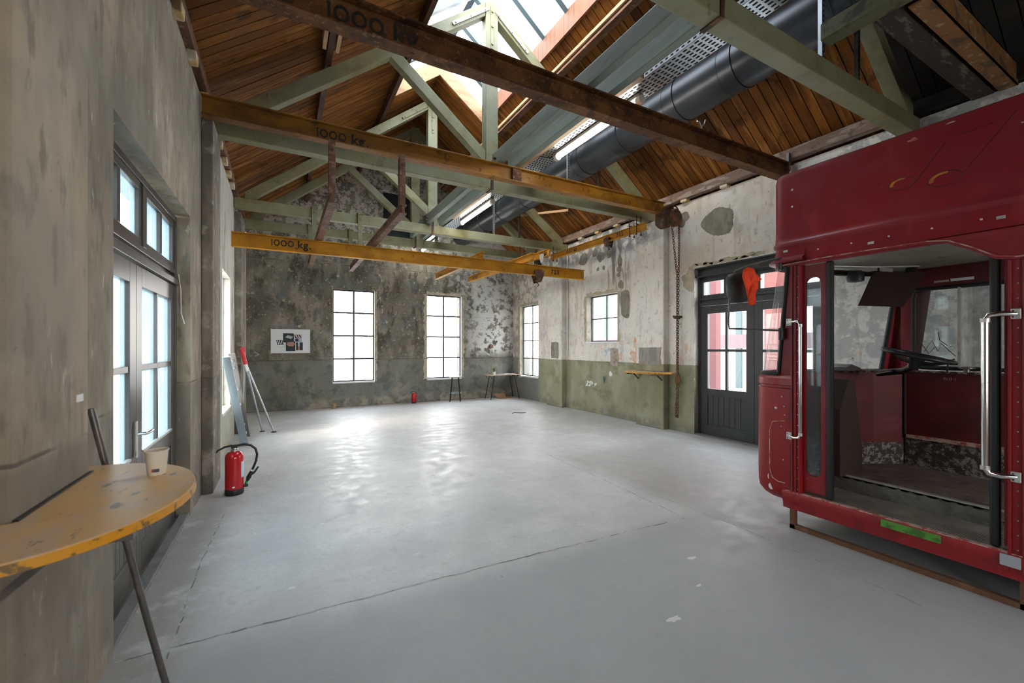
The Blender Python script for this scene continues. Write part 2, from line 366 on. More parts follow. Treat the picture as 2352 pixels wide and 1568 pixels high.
M_tread = mat('aluminium_tread_plate', (.34, .33, .29), [L((.20, .18, .15), 8, .55, .1, .7)], rough=.4, metal=.75)
M_rubber = mat('black_rubber', (.012, .013, .014), rough=.45)
M_chrome = mat('worn_chrome', (.78, .78, .76), [L((.50, .44, .40), 16, .64, .04, .7)], rough=.16, metal=1.0)
M_cast = mat('scratched_cast_alloy', (.62, .60, .57), [L((.36, .34, .31), 25, .58, .06, .7)], rough=.4, metal=.6)
M_greenp = mat('green_primer', (.10, .32, .04), [L((.04, .13, .02), 14, .56, .05, .8)], rough=.5)
M_greyp = mat('grey_primer', (.42, .44, .48), rough=.6)
M_goldp = mat('yellow_paint_trace', (.56, .25, .02), [L((.36, .03, .02), 30, .52, .08, .6)], rough=.5)
M_orange = mat('bright_orange_cloth', (.85, .06, .008), [L((.62, .03, .006), 9, .55, .1, .6)], rough=.75)
M_ext = mat('glossy_extinguisher_red', (.52, .008, .014), rough=.16, spec=.6)
M_label = mat('pale_blue_label', (.62, .72, .84), rough=.5)
M_white = mat('matt_white', (.80, .80, .79), rough=.7)
M_paper = mat('white_paper_board', (.78, .80, .82), rough=.6)
M_cup = mat('cream_paper_cup', (.72, .65, .53), rough=.55)
M_yellowtop = mat('worn_yellow_tabletop', (.70, .42, .17), [L((.60, .32, .04), 4, .60, .08, .7), L((.62, .44, .30), (9, 4, 9), .52, .08, .7), L((.20, .17, .15), (22, 9, 22), .64, .03, .8), L((.12, .10, .09), (50, 30, 50), .70, .02, .8)], rough=.4)
M_yeledge = mat('yellow_table_edge', (.62, .27, .008), [L((.10, .07, .03), 24, .58, .03, .85)], rough=.45)
M_steelgrey = mat('dark_grey_steel_tube', (.12, .11, .105), [L((.18, .16, .15), 9, .55, .1)], rough=.35, metal=.6)
M_alu = mat('brushed_aluminium', (.44, .55, .64), [L((.30, .38, .45), (3, 3, 1), .52, .12, .7)], rough=.38, metal=.7)
M_alud = mat('dull_aluminium', (.20, .19, .18), rough=.5, metal=.5)
M_card = mat('brown_cardboard', (.40, .22, .13), rough=.85)
M_chain = mat('rusty_chain', (.13, .06, .035), [L((.25, .14, .09), 30, .55, .06, .7)], rough=.7, metal=.2)
M_winch = mat('oily_rusted_iron', (.055, .030, .020), [L((.20, .085, .035), 8, .56, .08, .8)], rough=.6, metal=.2)
M_pink = mat('pink_red_paint', (.22, .05, .045), rough=.6)
M_ground = mat('outdoor_paving', (.50, .50, .49), rough=.9, coord='world')
M_teal = mat('teal_facade_frame', (.03, .06, .065), rough=.5)
M_facade = mat('pale_facade', (.80, .80, .78), rough=.8)
M_beamred = mat('maroon_steel', (.085, .022, .026), rough=.6)
M_mirror = mat('mirror_back_plastic', (.022, .02, .018), [L((.05, .045, .04), 12, .6, .08)], rough=.5)
M_cloth = mat('printed_cloth', (.60, .62, .66), [L((.50, .10, .12), 6, .58, .03, .8), L((.20, .30, .12), 5, .62, .03, .8), L((.10, .09, .15), 9, .64, .03, .8)], rough=.8)
M_desk = mat('birch_desk_top', (.50, .36, .22), rough=.5)
M_joist = mat('cut_joist_ends', (.55, .37, .14), [L((.75, .72, .66), 7, .5, .1, .6)], rough=.8, coord='world')

LX, RX, FY, BY = -.72, 6.2, 11.25, -3.2      # room faces
WT = 4.03                                     # top of the walls
XM, AP, SL = 2.74, 6.92, .77                  # ridge x, boards at ridge, slope
def roofz(x, off=0.0): return AP + off - SL * abs(x - XM)

# ------------------------------------------------------------------ setting
def wall(name, ax, face, back, a0, a1, z1, openings, m):
    mb = MB(); cuts = sorted({a0, a1, *[o[0] for o in openings], *[o[1] for o in openings]})
    for p, q in zip(cuts, cuts[1:]):
        mid = (p + q) / 2; op = [o for o in openings if o[0] < mid < o[1]]
        zs = [(0, z1)]
        if op: zs = [(0, op[0][2]), (op[0][3], z1)]
        for lo, hi in zs:
            if hi - lo > .001:
                if ax == 'x': mb.box(face, back, p, q, lo, hi)
                else: mb.box(p, q, face, back, lo, hi)
    bm_o = mb.build(name, m, kind='structure')
    return bm_o
DL = (2.72, 4.66, 0, 2.66); WL = (6.92, 7.95, .58, 2.58)
DR = (2.85, 4.81, 0, 2.845); WB = (6.69, 7.73, 1.615, 2.67); WA = (9.795, 10.85, .66, 2.70)
W1 = (1.095, 2.107, .62, 2.945); W2 = (3.485, 4.51, .62, 2.945)
wl = wall('wall_left', 'x', LX, LX - .35, BY, FY + .35, WT, [DL, WL], M_left)
wr = wall('wall_right', 'x', RX, RX + .35, BY, FY + .35, WT, [DR, WB, WA], M_right)
wf = wall('wall_far', 'y', FY, FY + .35, LX, RX, WT, [W1, W2], M_far)
wbk = wall('wall_back', 'y', BY, BY - .35, LX, RX, WT, [(.4, 1.6, .9, 3.0), (3.0, 4.2, .9, 3.0)], M_right)  # unseen wall; its openings are put in and sized for the light
MB().prism([(LX - .35, WT), (RX + .35, WT), (RX + .35, roofz(RX + .35)), (XM, roofz(XM)), (LX - .35, roofz(LX - .35))], 'y', BY, BY - .35).build('gable', M_far, wbk)
g = MB()   # far gable above the eaves with a dark hatch
hx0, hx1, hz0, hz1 = 2.32, 3.25, 4.25, 5.62
g.prism([(LX, WT), (hx0, WT), (hx0, roofz(hx0)), (LX, roofz(LX))], 'y', FY, FY + .35)
g.prism([(hx1, WT), (RX, WT), (RX, roofz(RX)), (hx1, roofz(hx1))], 'y', FY, FY + .35)
g.prism([(hx0, hz1), (hx1, hz1), (hx1, roofz(hx1)), (XM, AP), (hx0, roofz(hx0))], 'y', FY, FY + .35)
g.box(hx0, hx1, FY, FY + .35, WT, hz0)
g.build('gable', M_far, wf)
MB().box(hx0, hx1, FY + .2, FY + .24, hz0, hz1).build('hatch_door', mat('dark_teal_hatch', (.012, .022, .028), rough=.6), wf)
MB().box(LX, W1[0], FY - .015, FY, 1.172, 1.187).box(W1[1], W2[0], FY - .015, FY, 1.172, 1.187).box(W2[1], RX, FY - .015, FY, 1.172, 1.187).build('ledge', M_pil, wf, bevel=.004)
# pilasters
for y0, y1 in ((1.595, 2.09), (5.24, 5.82), (8.62, 9.40)):
    MB().box(LX, LX + .10, y0, y1, 0, 3.84).build('pilaster', M_pil if y0 > 2 else M_left, wl, bevel=.012)
for y0, y1 in ((1.5, 2.1), (5.35, 6.02), (8.50, 9.18)):
    MB().box(RX - .14, RX, y0, y1, 0, 3.84).build('pilaster', M_right, wr, bevel=.012)
MB().cyl((RX - .03, 8.42, 1.3), (RX - .03, 8.42, 3.85), .012, n=8).build('conduit', M_sill, wr)
fl = MB().box(LX - .35, RX + .35, BY - .35, FY + .35, -.12, 0).build('floor', M_floor, kind='structure')
# cracks and slab joints in the screed: thin recess lines laid as slim dark grooves
def crack(pts, wd, name='slab_joint'):
    mb = MB(); prev = None; out = []
    for (a, b) in zip(pts, pts[1:]):
        n = max(2, int((Vector(b) - Vector(a)).length / .07))
        for i in range(n): out.append(Vector(a).lerp(Vector(b), i / n))
    out.append(Vector(pts[-1]))
    out = [p + Vector((random.uniform(-.008, .008), random.uniform(-.008, .008))) for p in out]
    vs = []
    for i, p in enumerate(out):
        d = (out[min(i + 1, len(out) - 1)] - out[max(i - 1, 0)]).normalized(); nrm = Vector((-d.y, d.x)); ww = wd * random.uniform(.3, 1.2)
        vs += [(p.x + nrm.x * ww, p.y + nrm.y * ww, .0012), (p.x - nrm.x * ww, p.y - nrm.y * ww, .0012)]
    mb.add(vs, [(2 * i, 2 * i + 1, 2 * i + 3, 2 * i + 2) for i in range(len(out) - 1)])
    return mb.build(name, M_crack, fl)
M_crack = mat('dark_crack_filler', (.20, .19, .18), [L((.46, .455, .45), 9, .5, .06)], rough=.9)
crack([(-.7, 2.66), (1.2, 2.60), (3.10, 2.50)], .006)
crack([(3.10, 2.50), (3.18, 3.6), (3.25, 4.95), (4.3, 4.97), (5.4, 4.95)], .004)
crack([(-.45, 4.6), (-.50, 3.6), (-.48, 2.7), (-.55, 2.0)], .004)
crack([(3.3, 3.4), (3.35, 2.2), (3.25, 1.0)], .003)
M_splash = mat('pale_splash', (.66, .66, .65), rough=.8)
for (x, y, s) in [(a, b_, c * .55) for a, b_, c in ((.86, 3.0, .05), (.05, 2.95, .07), (2.3, 1.75, .06), (2.55, 2.0, .09), (1.9, 1.6, .12), (.2, 2.0, .07), (.3, 3.9, .05))]:
    mb = MB(); n = 12
    mb.add([(x + s * random.uniform(.4, 1) * math.cos(2 * PI * i / n), y + .5 * s * random.uniform(.4, 1) * math.sin(2 * PI * i / n), .0012) for i in range(n)], [tuple(range(n))])
    mb.build('plaster_splash', M_splash, fl)
# ground outside
MB().box(-40, 60, -40, 60, -.30, -.14).build('floor_outside', M_ground, kind='structure')

# ceiling boards: planks running from eaves to ridge, one mesh each side
SK0, SK1, SKL, SKR = 3.1, 8.0, 1.81, 3.70      # skylight y0,y1 and x span
def boards(name, side, y0, y1, m, skylight=True):
    mb = MB(); y = y0
    while y < y1 - .001:
        wd = min(random.uniform(.115, .14), y1 - y); th = random.uniform(0, .006)
        xe = LX - .40 if side < 0 else RX + .40
        xr = XM
        if skylight and SK0 < y + wd / 2 < SK1: xr = SKL if side < 0 else SKR
        ya, yb = y + .005, y + wd - .006
        a = (xe, roofz(xe) + th); b = (xr, roofz(xr) + th)
        vs = [(p[0], yy, p[1] + dz) for p in (a, b) for yy in (ya, yb) for dz in (0, .025)]
        mb.add(vs, [(0, 1, 3, 2), (4, 6, 7, 5), (0, 4, 5, 1), (2, 3, 7, 6), (0, 2, 6, 4), (1, 5, 7, 3)])
        y += wd
    return mb.build(name, m, kind='structure')
boards('ceiling', -1, 1.0, FY, M_board)
boards('ceiling', 1, 2.0, FY, M_board)
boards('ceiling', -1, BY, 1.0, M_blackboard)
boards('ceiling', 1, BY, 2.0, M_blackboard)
rd = MB()
for sgn, xe in ((-1, LX - .45), (1, RX + .45)):
    for (ya, yb, xr) in ((BY - .35, SK0, XM), (SK0, SK1, SKL if sgn < 0 else SKR), (SK1, FY + .35, XM)):
        vs = [(x, yy, roofz(x) + .05 + dz) for x in (xe, xr) for yy in (ya, yb) for dz in (0, .10)]
        rd.add(vs, [(0, 1, 3, 2), (4, 6, 7, 5), (0, 4, 5, 1), (2, 3, 7, 6), (0, 2, 6, 4), (1, 5, 7, 3)])
rd.build('ceiling_backing', M_timber, kind='structure')  # unseen backing slab added to block light through the board gaps
# skylight: lining boards, glazing bars and sloping glass raised on a curb
sky = empty('window_6', (XM, 5, 6.9), kind='structure')
CH = .30
mb = MB()
for x, s in ((SKL, -1), (SKR, 1)):
    mb.box(x + s * .03, x - s * .006, SK0, SK1, roofz(x) - .03, roofz(x) + CH)
mb.build('curb', mat('red_brown_lining_boards', (.22, .075, .025), [L((.16, .06, .03), (3, 14, 3), .54, .06, .8)], rough=.6, wave=[('Y', .12, .006, 0, (.05, .02, .01))]), sky)
mb = MB()
for (xa, xb) in ((SKL, XM), (XM, SKR)):
    for yy in (SK0, SK1 - .03):
        mb.add([(x, y, z) for x in (xa, xb) for y in (yy, yy + .03) for z in (roofz(x) - .03, roofz(x) + CH)], [(0, 1, 3, 2), (4, 6, 7, 5), (0, 4, 5, 1), (2, 3, 7, 6), (0, 2, 6, 4), (1, 5, 7, 3)])
mb.build('end_lining', mat('new_pine_lining', (.34, .19, .10), [L((.22, .11, .055), (3, 3, 10), .54, .06, .7)], rough=.7), sky)
y = SK0 + .1; k = 0
while y < SK1 + .05:
    for xa in (SKL - .05, SKR + .05):
        MB().bar((xa, y, roofz(xa) + CH + .03), (XM, y, roofz(XM) + CH + .03), .085, .09).build('glazing_bar', M_mull, sky)
    y += .62
MB().box(XM - .05, XM + .05, SK0, SK1, AP + CH - .02, AP + CH + .09).build('ridge_bar', M_mull, sky)
MB().quad((SKL - .05, SK0, roofz(SKL - .05) + CH + .05), (SKL - .05, SK1, roofz(SKL - .05) + CH + .05), (XM, SK1, AP + CH + .05), (XM, SK0, AP + CH + .05)).quad((SKR + .05, SK0, roofz(SKR + .05) + CH + .05), (SKR + .05, SK1, roofz(SKR + .05) + CH + .05), (XM, SK1, AP + CH + .05), (XM, SK0, AP + CH + .05)).build('pane', M_sky, sky)

# windows in steel bars
def window(n, ax, face, a0, a1, z0, z1, cols, rows, depth, m=M_glass, barm=None, sill=True, fr=.028, br=.012):
    barm = barm or M_frame
    def bx(mb, p0, p1, q0, q1, d0, d1):
        if ax == 'x': s = 1 if face > 0 else -1; return mb.box(face + s * d0, face + s * d1, p0, p1, q0, q1)
        return mb.box(p0, p1, face + d0, face + d1, q0, q1)
    c = ((a0 + a1) / 2)
    root = empty('window_%d' % n, (face, c, z0) if ax == 'x' else (c, face, z0), kind='structure')
    f = MB()
    bx(f, a0, a0 + fr, z0, z1, depth, depth + .035); bx(f, a1 - fr, a1, z0, z1, depth, depth + .035)
    bx(f, a0 + fr, a1 - fr, z0, z0 + fr, depth, depth + .035); bx(f, a0 + fr, a1 - fr, z1 - fr, z1, depth, depth + .035)
    f.build('window_frame', barm, root)
    f = MB()
    for i in range(1, cols): x = a0 + (a1 - a0) * i / cols; bx(f, x - br, x + br, z0 + fr, z1 - fr, depth, depth + .03)
    for j in range(1, rows): z = z0 + (z1 - z0) * j / rows; bx(f, a0 + fr, a1 - fr, z - br, z + br, depth + .002, depth + .028)
    f.build('glazing_bars', barm, root)
    bx(MB(), a0 + .01, a1 - .01, z0 + .01, z1 - .01, depth + .014, depth + .018).build('pane', m, root)
    if sill: bx(MB(), a0, a1, z0 - .035, z0 + .004, -.015, depth).build('window_sill', M_sill, root, bevel=.004)
    return root
window(1, 'y', FY, *W1, 2, 4, .07, fr=.034, br=.018)
window(2, 'y', FY, *W2, 2, 4, .07, fr=.034, br=.018)
window(3, 'x', RX, *WA, 2, 4, .12)
window(4, 'x', RX, *WB, 2, 2, .16, fr=.03)
for (a0, a1, z0, z1), dd in ((WA, .12), (WB, .16)):  # grey reveal linings added; the recess shade is put into their colour
    MB().box(RX + .002, RX + dd, a1 - .004, a1, z0, z1).box(RX + .002, RX + dd, a0, a0 + .004, z0, z1).box(RX + .002, RX + dd, a0, a1, z1 - .004, z1).build('reveal', M_patch, wr)
window(5, 'x', LX, *WL, 2, 4, .10, m=M_glass, barm=M_sill)
# white painted reveals of the two gable windows
for (a0, a1, z0, z1) in (W1, W2):
    MB().box(a1 - .004, a1, FY, FY + .07, z0, z1).box(a0, a0 + .004, FY, FY + .07, z0, z1).build('reveal', M_sill, wf)

# ---- glazed double doors
def double_door(n, face, sgn, a0, a1, ztop, leafz, mt, gm, rec, tr, paneled=True, handle_side=1, frame=.05, meet=None, cols=(2, 2)):
    # face = wall face x, sgn = direction into the wall, a0..a1 along y
    x0 = face + sgn * rec; x1 = face + sgn * (rec + .07)
    root = empty('door_%d' % n, (x0, (a0 + a1) / 2, 0), kind='structure')
    b = lambda mb, p0, p1, q0, q1, d0=0.0, d1=.07: mb.box(x0 + sgn * d0, x0 + sgn * d1, p0, p1, q0, q1)
    f = MB(); b(f, a0, a0 + frame, 0, ztop); b(f, a1 - frame, a1, 0, ztop); b(f, a0 + frame, a1 - frame, 0, .019, -.02, .07); b(f, a0 + frame, a1 - frame, ztop - frame, ztop)
    b(f, a0 + frame, a1 - frame, leafz + .005, leafz + .055, -.02, .07); b(f, a0 + frame, a1 - frame, leafz + .055, leafz + .10, .02, .06); b(f, a0 + frame, a1 - frame, leafz + .10, leafz + .14)
    f.build('door_frame', mt, root, bevel=.004)
    # transom casements
    m = (a0 + a1) / 2; zt0, zt1 = leafz + .14, ztop - frame
    t = MB(); b(t, m - .04, m + .04, zt0, zt1); s_ = .05
    for p, q in ((a0 + frame, m - .04), (m + .04, a1 - frame)):
        b(t, p, p + s_, zt0, zt1, .01, .06); b(t, q - s_, q, zt0, zt1, .01, .06); b(t, p + s_, q - s_, zt0, zt0 + s_, .01, .06); b(t, p + s_, q - s_, zt1 - s_, zt1, .01, .06)
        c = (p + q) / 2; b(t, c - .025, c + .025, zt0 + s_, zt1 - s_, .01, .06)
    t.build('transom', mt, root, bevel=.003)
    b(MB(), a0 + frame + .03, a1 - frame - .03, zt0 + .03, zt1 - .03, .033, .037).build('pane', gm, root)
    if meet: m = meet
    for p, q, hs in ((a0 + frame + .005, m - .002, cols[0]), (m + .002, a1 - frame - .005, cols[1])):
        st = .125; zb0, zb1 = .80, leafz - .13
        lf = MB()
        b(lf, p, p + st, .02, leafz, .005, .055); b(lf, q - st, q, .02, leafz, .005, .055)
        b(lf, p + st, q - st, zb1, leafz, .005, .055); b(lf, p + st, q - st, zb0 - .12, zb0, .005, .055); b(lf, p + st, q - st, .02, .20, .005, .055)
        leaf = lf.build('door_leaf', mt, root, bevel=.003)
        pn = MB(); b(pn, p + st - .01, q - st + .01, .19, zb0 - .11, .028, .042)
        nb = 7
        for i in range(nb): y0_ = p + st + (q - p - 2 * st) * i / nb; b(pn, y0_ + .003, y0_ + (q - p - 2 * st) / nb - .003, .20, zb0 - .12, .016, .03)
        pn.build('lower_panel', mt, leaf)
        c = (p + q) / 2; gb = MB(); zc = zb0 + (zb1 - zb0) * .51
        if hs == 2: b(gb, c - .02, c + .02, zb0, zb1, .01, .05); b(gb, p + st, c - .02, zc - .02, zc + .02, .01, .05); b(gb, c + .02, q - st, zc - .02, zc + .02, .01, .05)
        else: b(gb, p + st, q - st, zc - .02, zc + .02, .01, .05)
        gb.build('glazing_bars', mt, leaf, bevel=.003)
        b(MB(), p + st - .01, q - st + .01, zb0 - .01, zb1 + .01, .028, .032).build('pane', gm, leaf)
        if tr: b(MB(), p + st, q - st, zb0 - .002, zb0 + .014, -.002, .02).build('glazing_bead', M_cast, leaf)
    return root, x0, m
dl, dx, dm = double_door(1, LX, -1, DL[0], DL[1], 2.64, 2.03, M_doorin, M_glassh, .095, True, meet=3.51, cols=(1, 2))
hb = MB().box(dx, dx + .012, dm - .045 - .014, dm - .045 + .014, .80, 1.03); hp = hb.build('handle_plate', M_cast, dl, bevel=.003)
MB().tube([(dx + .01, dm - .045, .95), (dx + .055, dm - .045, .95), (dx + .06, dm - .035, .95), (dx + .06, dm + .075, .95)], .010, 10).build('lever', M_chrome, hp, smooth=True)
MB().box(LX - .075, LX - .005, DL[0], DL[1], 0, .03).build('threshold', M_zinc, dl, bevel=.004)
dr, dx2, dm2 = double_door(2, RX, 1, DR[0], DR[1], 2.70, 2.19, M_door, M_glass, .10, False)
MB().box(RX + .10, RX + .16, DR[0], DR[1], 2.70, DR[3]).box(RX + .02, RX + .16, DR[0], DR[1], 2.685, 2.70).box(RX + .01, RX + .16, DR[0], DR[1], DR[3] - .02, DR[3]).build('steel_lintel', M_door, dr)
MB().box(RX, RX + .14, DR[0], DR[1], 0, .02).build('threshold', M_zinc, dr)
# bent wire hanging from left door head
# wall patches of raw mortar on the right wall
def blob(y, z, ry, rz, name='mortar_patch', m=None, x=RX, n=40, jag=.10, parent=None, th=.006, sq=0.0, ax='x'):
    mb = MB(); ph = [random.uniform(0, 6.28) for _ in range(6)]; pts = []
    for i in range(n):
        a = 2 * PI * i / n; rr = 1 + jag * (math.sin(2 * a + ph[0]) + .7 * math.sin(3 * a + ph[1]) + .5 * math.sin(5 * a + ph[2])) + .03 * random.uniform(-1, 1)
        ca, sa = math.cos(a), math.sin(a); k = 1 / max(abs(ca), abs(sa)) ** sq
        pts.append((y + ry * rr * ca * k, z + rz * rr * sa * k))
    mb.prism(pts, ax, x, x - th)
    return mb.build(name, m or M_patch, parent or wr)
blob(4.36, 3.53, .27, .24, n=60, jag=.09)
blob(6.46, 2.39, .13, .28, sq=.6, jag=.06); blob(6.585, 2.80, .075, .09)
for (y, z, ry, rz) in ((7.83, 3.55, .16, .13), (7.22, 3.50, .11, .12), (6.93, 3.53, .10, .10), (7.42, 3.62, .07, .09), (6.62, 3.30, .07, .12), (6.64, 3.13, .06, .07), (6.66, 3.02, .05, .05), (7.31, 3.24, .04, .04), (7.12, 3.24, .045, .045), (9.30, 2.48, .07, .06)):
    blob(y, z, ry, rz)
blob(5.68, 1.33, .27, .16, x=RX - .14, sq=1.0, jag=.012, m=mat('grey_panel_patch', (.33, .32, .29), [L((.20, .19, .17), (9, 9, 3), .5, .1, .7)], rough=.9, coord='world'))
blob(8.80, 1.42, .16, .21, x=RX - .14, sq=.9, jag=.02)
blob(6.78, 1.28, .12, .20, sq=.8, jag=.02, m=mat('pale_box_patch', (.40, .34, .28), [L((.22, .17, .13), 14, .56, .05, .8)], rough=.9, coord='world'))
blob(4.92, 2.66, .15, .15, m=M_cream, jag=.22)
blob(5.05, 3.75, .13, .12, jag=.15)
for i in range(9): blob(3.7 + i * .14, 2.885 + .012 * math.sin(i * 2), .10, .03, jag=.25, th=.003, m=M_cream)
M_graf = mat('orange_spray_paint', (.72, .34, .16), [L((.66, .6, .52), 9, .5, .08, .8)], rough=.8, coord='world')
for (y, z, ry, rz) in ((6.20, 1.30, .13, .10), (6.16, 1.55, .05, .16), (6.62, 1.72, .04, .07), (6.60, 1.32, .05, .06)): blob(y, z, ry, rz, name='paint_mark', m=M_graf, jag=.2, th=.002)
for (y, z) in ((6.95, 1.45), (7.05, 1.40), (6.88, 1.36)): blob(y, z, .04, .05, name='paint_mark', m=mat('faint_blue_chalk', (.40, .52, .66), rough=.9), jag=.3, th=.002)
blob(6.9, .92, .05, .05, name='paint_mark', m=M_white, th=.002); blob(7.1, .80, .05, .05, name='paint_mark', m=M_teal, jag=.3, th=.002)
for i in range(7): blob(7.7 - i * .05, .66 + random.uniform(-.04, .04), .04, .03, name='paint_mark', m=M_white, jag=.35, th=.002)
# ragged plaster edges round the openings
def edge_strip(pts, ax, x, wd, parent, m=M_cream):
    mb = MB(); d = -1 if x == RX else 1
    for (a, b) in zip(pts, pts[1:]):
        n = max(2, int((Vector(b) - Vector(a)).length / .06)); A = Vector(a); B = Vector(b); t = (B - A).normalized(); nr = Vector((-t.y, t.x)); o1 = []; o2 = []
        for i in range(n + 1):
            p = A.lerp(B, i / n); o1.append(p); o2.append(p + nr * wd * random.uniform(.6, 1.3))
        vs = [((x - .004, q.x, q.y) if ax == 'x' else (q.x, x - .004, q.y)) for q in o1 + o2]
        mb.add(vs, [(i, i + 1, n + 2 + i, n + 1 + i) for i in range(n)])
    return mb.build('plaster_edge', m, parent)
edge_strip([(WA[1], WA[2]), (WA[1], WA[3]), (WA[0], WA[3])], 'x', RX, -.07, wr)
edge_strip([(WB[1], WB[2]), (WB[1], WB[3]), (WB[0], WB[3]), (WB[0], WB[2])], 'x', RX, -.07, wr)
edge_strip([(W2[1], W2[2]), (W2[1], W2[3]), (W2[0], W2[3]), (W2[0], W2[2])], 'y', FY, -.08, wf)
edge_strip([(W1[1], W1[2]), (W1[1], W1[3])], 'y', FY, -.05, wf)
# wall plates, packing bricks along the eaves
def timber_run(name, x0, x1, y0, y1, z0, z1, m, label, cat='timber', group=None):
    return MB().box(x0, x1, y0, y1, z0, z1).build(name, m, bevel=.004, label=label, cat=cat, group=group)
ORD = ('first', 'second', 'third', 'fourth', 'fifth', 'sixth', 'seventh', 'eighth')
timber_run('wall_plate', RX - .10, RX + .02, 2.05, FY, WT + .04, WT + .19, M_plate, 'long dusty brown timber plate running along the top of the white right wall', 'wall plate')
timber_run('wall_plate', RX - .10, RX + .02, .2, 2.02, WT + .02, WT + .17, M_blackboard, 'black timber plate on the wall top above the red bus cab', 'wall plate')
timber_run('wall_plate', LX - .04, LX + .05, 1.2, FY, WT + .07, WT + .19, M_timber, 'brown timber plate running along the top of the grey left wall', 'wall plate')
for i, y in enumerate((3.95, 4.55, 5.25, 6.35, 6.9, 7.4, 7.9)):
    MB().box(LX - .02, LX + .06, y, y + .12, WT - .02, WT + .07).build('packing_block', M_joist, bevel=.01, label='%s wooden packing block from the viewer on top of the grey left wall' % ORD[i], cat='block', group='packing blocks along the left eaves')
for i, y in enumerate((3.4, 4.15, 4.9, 6.6, 7.2, 7.8)):
    MB().box(RX - .09, RX + .02, y, y + .13, WT - .01, WT + .04).build('packing_block', M_joist, bevel=.012, label='%s wooden packing block from the viewer on top of the white right wall' % ORD[i], cat='block', group='packing blocks along the right eaves')

# ------------------------------------------------------------------ roof trusses
def truss(yn, label, th=.15, z0=3.85, hgt=.175):
    yb = yn + th; yc = (yn + yb) / 2
    root = empty('roof_truss', (XM, yc, z0), label, 'roof truss')
    MB().box(LX + .01, RX - .01, yn, yb, z0, z0 + hgt).build('bottom_chord', M_green, root, bevel=.008)
    zt = z0 + hgt; tv = .20
    ra = AP - .24
    for s in (-1, 1):
        xe = XM + s * 3.30; xk = XM + s * .10
        top = lambda x: ra - SL * abs(x - XM)
        yy0, yy1 = yn + .01, yb - .01
        poly = [(xe, zt), (xe, max(zt, top(xe))), (xk, top(xk)), (xk, top(xk) - tv)]
        xl = XM + s * ((ra - tv - zt) / SL)
        poly.append((xl, zt))
        MB().prism(poly, 'y', yy0, yy1).build('rafter', M_green, root, bevel=.006)
        MB().bar((XM + s * .08, yc, zt + .27), (XM + s * 1.44, yc, ra - tv - SL * 1.44 + .03), .12, .15).build('strut', M_green, root, bevel=.006)
        # bolted strap at the apex
        st = MB(); a = Vector((XM + s * .02, yn - .008, top(0) + 0)); p0 = Vector((XM + s * .06, yn - .006, ra - .12 - SL * .06)); p1 = Vector((XM + s * .62, yn - .006, ra - .12 - SL * .62))
        st.bar(p0, p1, .012, .045, up=(0, 0, 1)); 
        for q in (.1, .5, .92): c = p0.lerp(p1, q); st.cyl(c + Vector((0, -.02, 0)), c, .016, n=8)
        st.build('strap', M_cast if yn < 6 else M_green, root)
    MB().box(XM - .10, XM + .10, yn - .002, yb, zt - .02, ra - .04).build('king_post', M_green, root, bevel=.008)
    b = MB(); b.box(XM - .02, XM + .02, yn - .012, yn - .001, ra - .75, ra - .12)
    b.build('bolt_plate', M_green, root)
    for z in (ra - .2, ra - .42, ra - .68, zt + .22): MB().cyl((XM, yn - .03, z), (XM, yn, z), .018, n=8).build('bolt', M_green if z > zt + .3 else M_winch, root)
    b = MB(); b.box(XM - .022, XM + .022, yn - .01, yb + .01, z0 - .012, z0 + .0).box(XM - .022, XM + .022, yn - .01, yn - .002, z0, zt + .15)
    b.build('stirrup_strap', M_winch, root)
    return root
truss(1.90, 'nearest green timber roof truss, its chord crossing above the red bus cab')
truss(5.62, 'green timber king post roof truss just behind the second rusty crane beam')
truss(8.42, 'green king post roof truss third from the viewer, above the lowest yellow beam')
truss(9.70, 'farthest green timber roof truss, close to the window wall')

# purlins
def purlin(x, y0, y1, m, label, wd=.07, ht=.20, group=None, extra=None):
    z = roofz(x)
    root = MB().bar((x, y0, z - ht / 2 - .0), (x, y1, z - ht / 2), wd, ht, up=(0, 0, 1)).build('purlin', m, bevel=.004, label=label, cat='purlin', group=group)
    return root
M_dark = mat('dark_brown_purlin', (.075, .032, .018), [L((.16, .08, .045), (5, 2, 9), .56, .08, .7)], rough=.7)
purlin(.50, 1.2, FY, M_dark, 'dark brown purlin halfway up the left roof slope')
purlin(1.72, 1.2, FY, M_dark, 'dark brown purlin along the left edge of the roof window')
purlin(4.98, 2.05, FY, M_dark, 'dark brown purlin halfway down the right roof slope behind the round duct')
purlin(3.94, 2.05, FY, M_timber, 'brown purlin along the right edge of the roof window', wd=.12, ht=.12)
MB().bar((3.86, 2.1, roofz(3.86) - .10), (3.86, FY, roofz(3.86) - .10), .03, .05).build('batten', M_pale, label='pale batten fixed to the brown purlin on the right of the roof window', cat='batten')
MB().box(.41, .45, 5.0, 5.35, roofz(.5) - .22, roofz(.5) + .0).box(.55, .59, 5.0, 5.35, roofz(.5) - .22, roofz(.5)).build('splice_board', M_pale, label='pair of pale boards doubling the left purlin above the second crane beam', cat='board')
MB().bar((5.15, 9.0, 4.75), (5.6, 7.6, 4.55), .03, .05).build('loose_batten', M_pale, label='loose pale batten lying across the far right rafter under the boards', cat='batten')

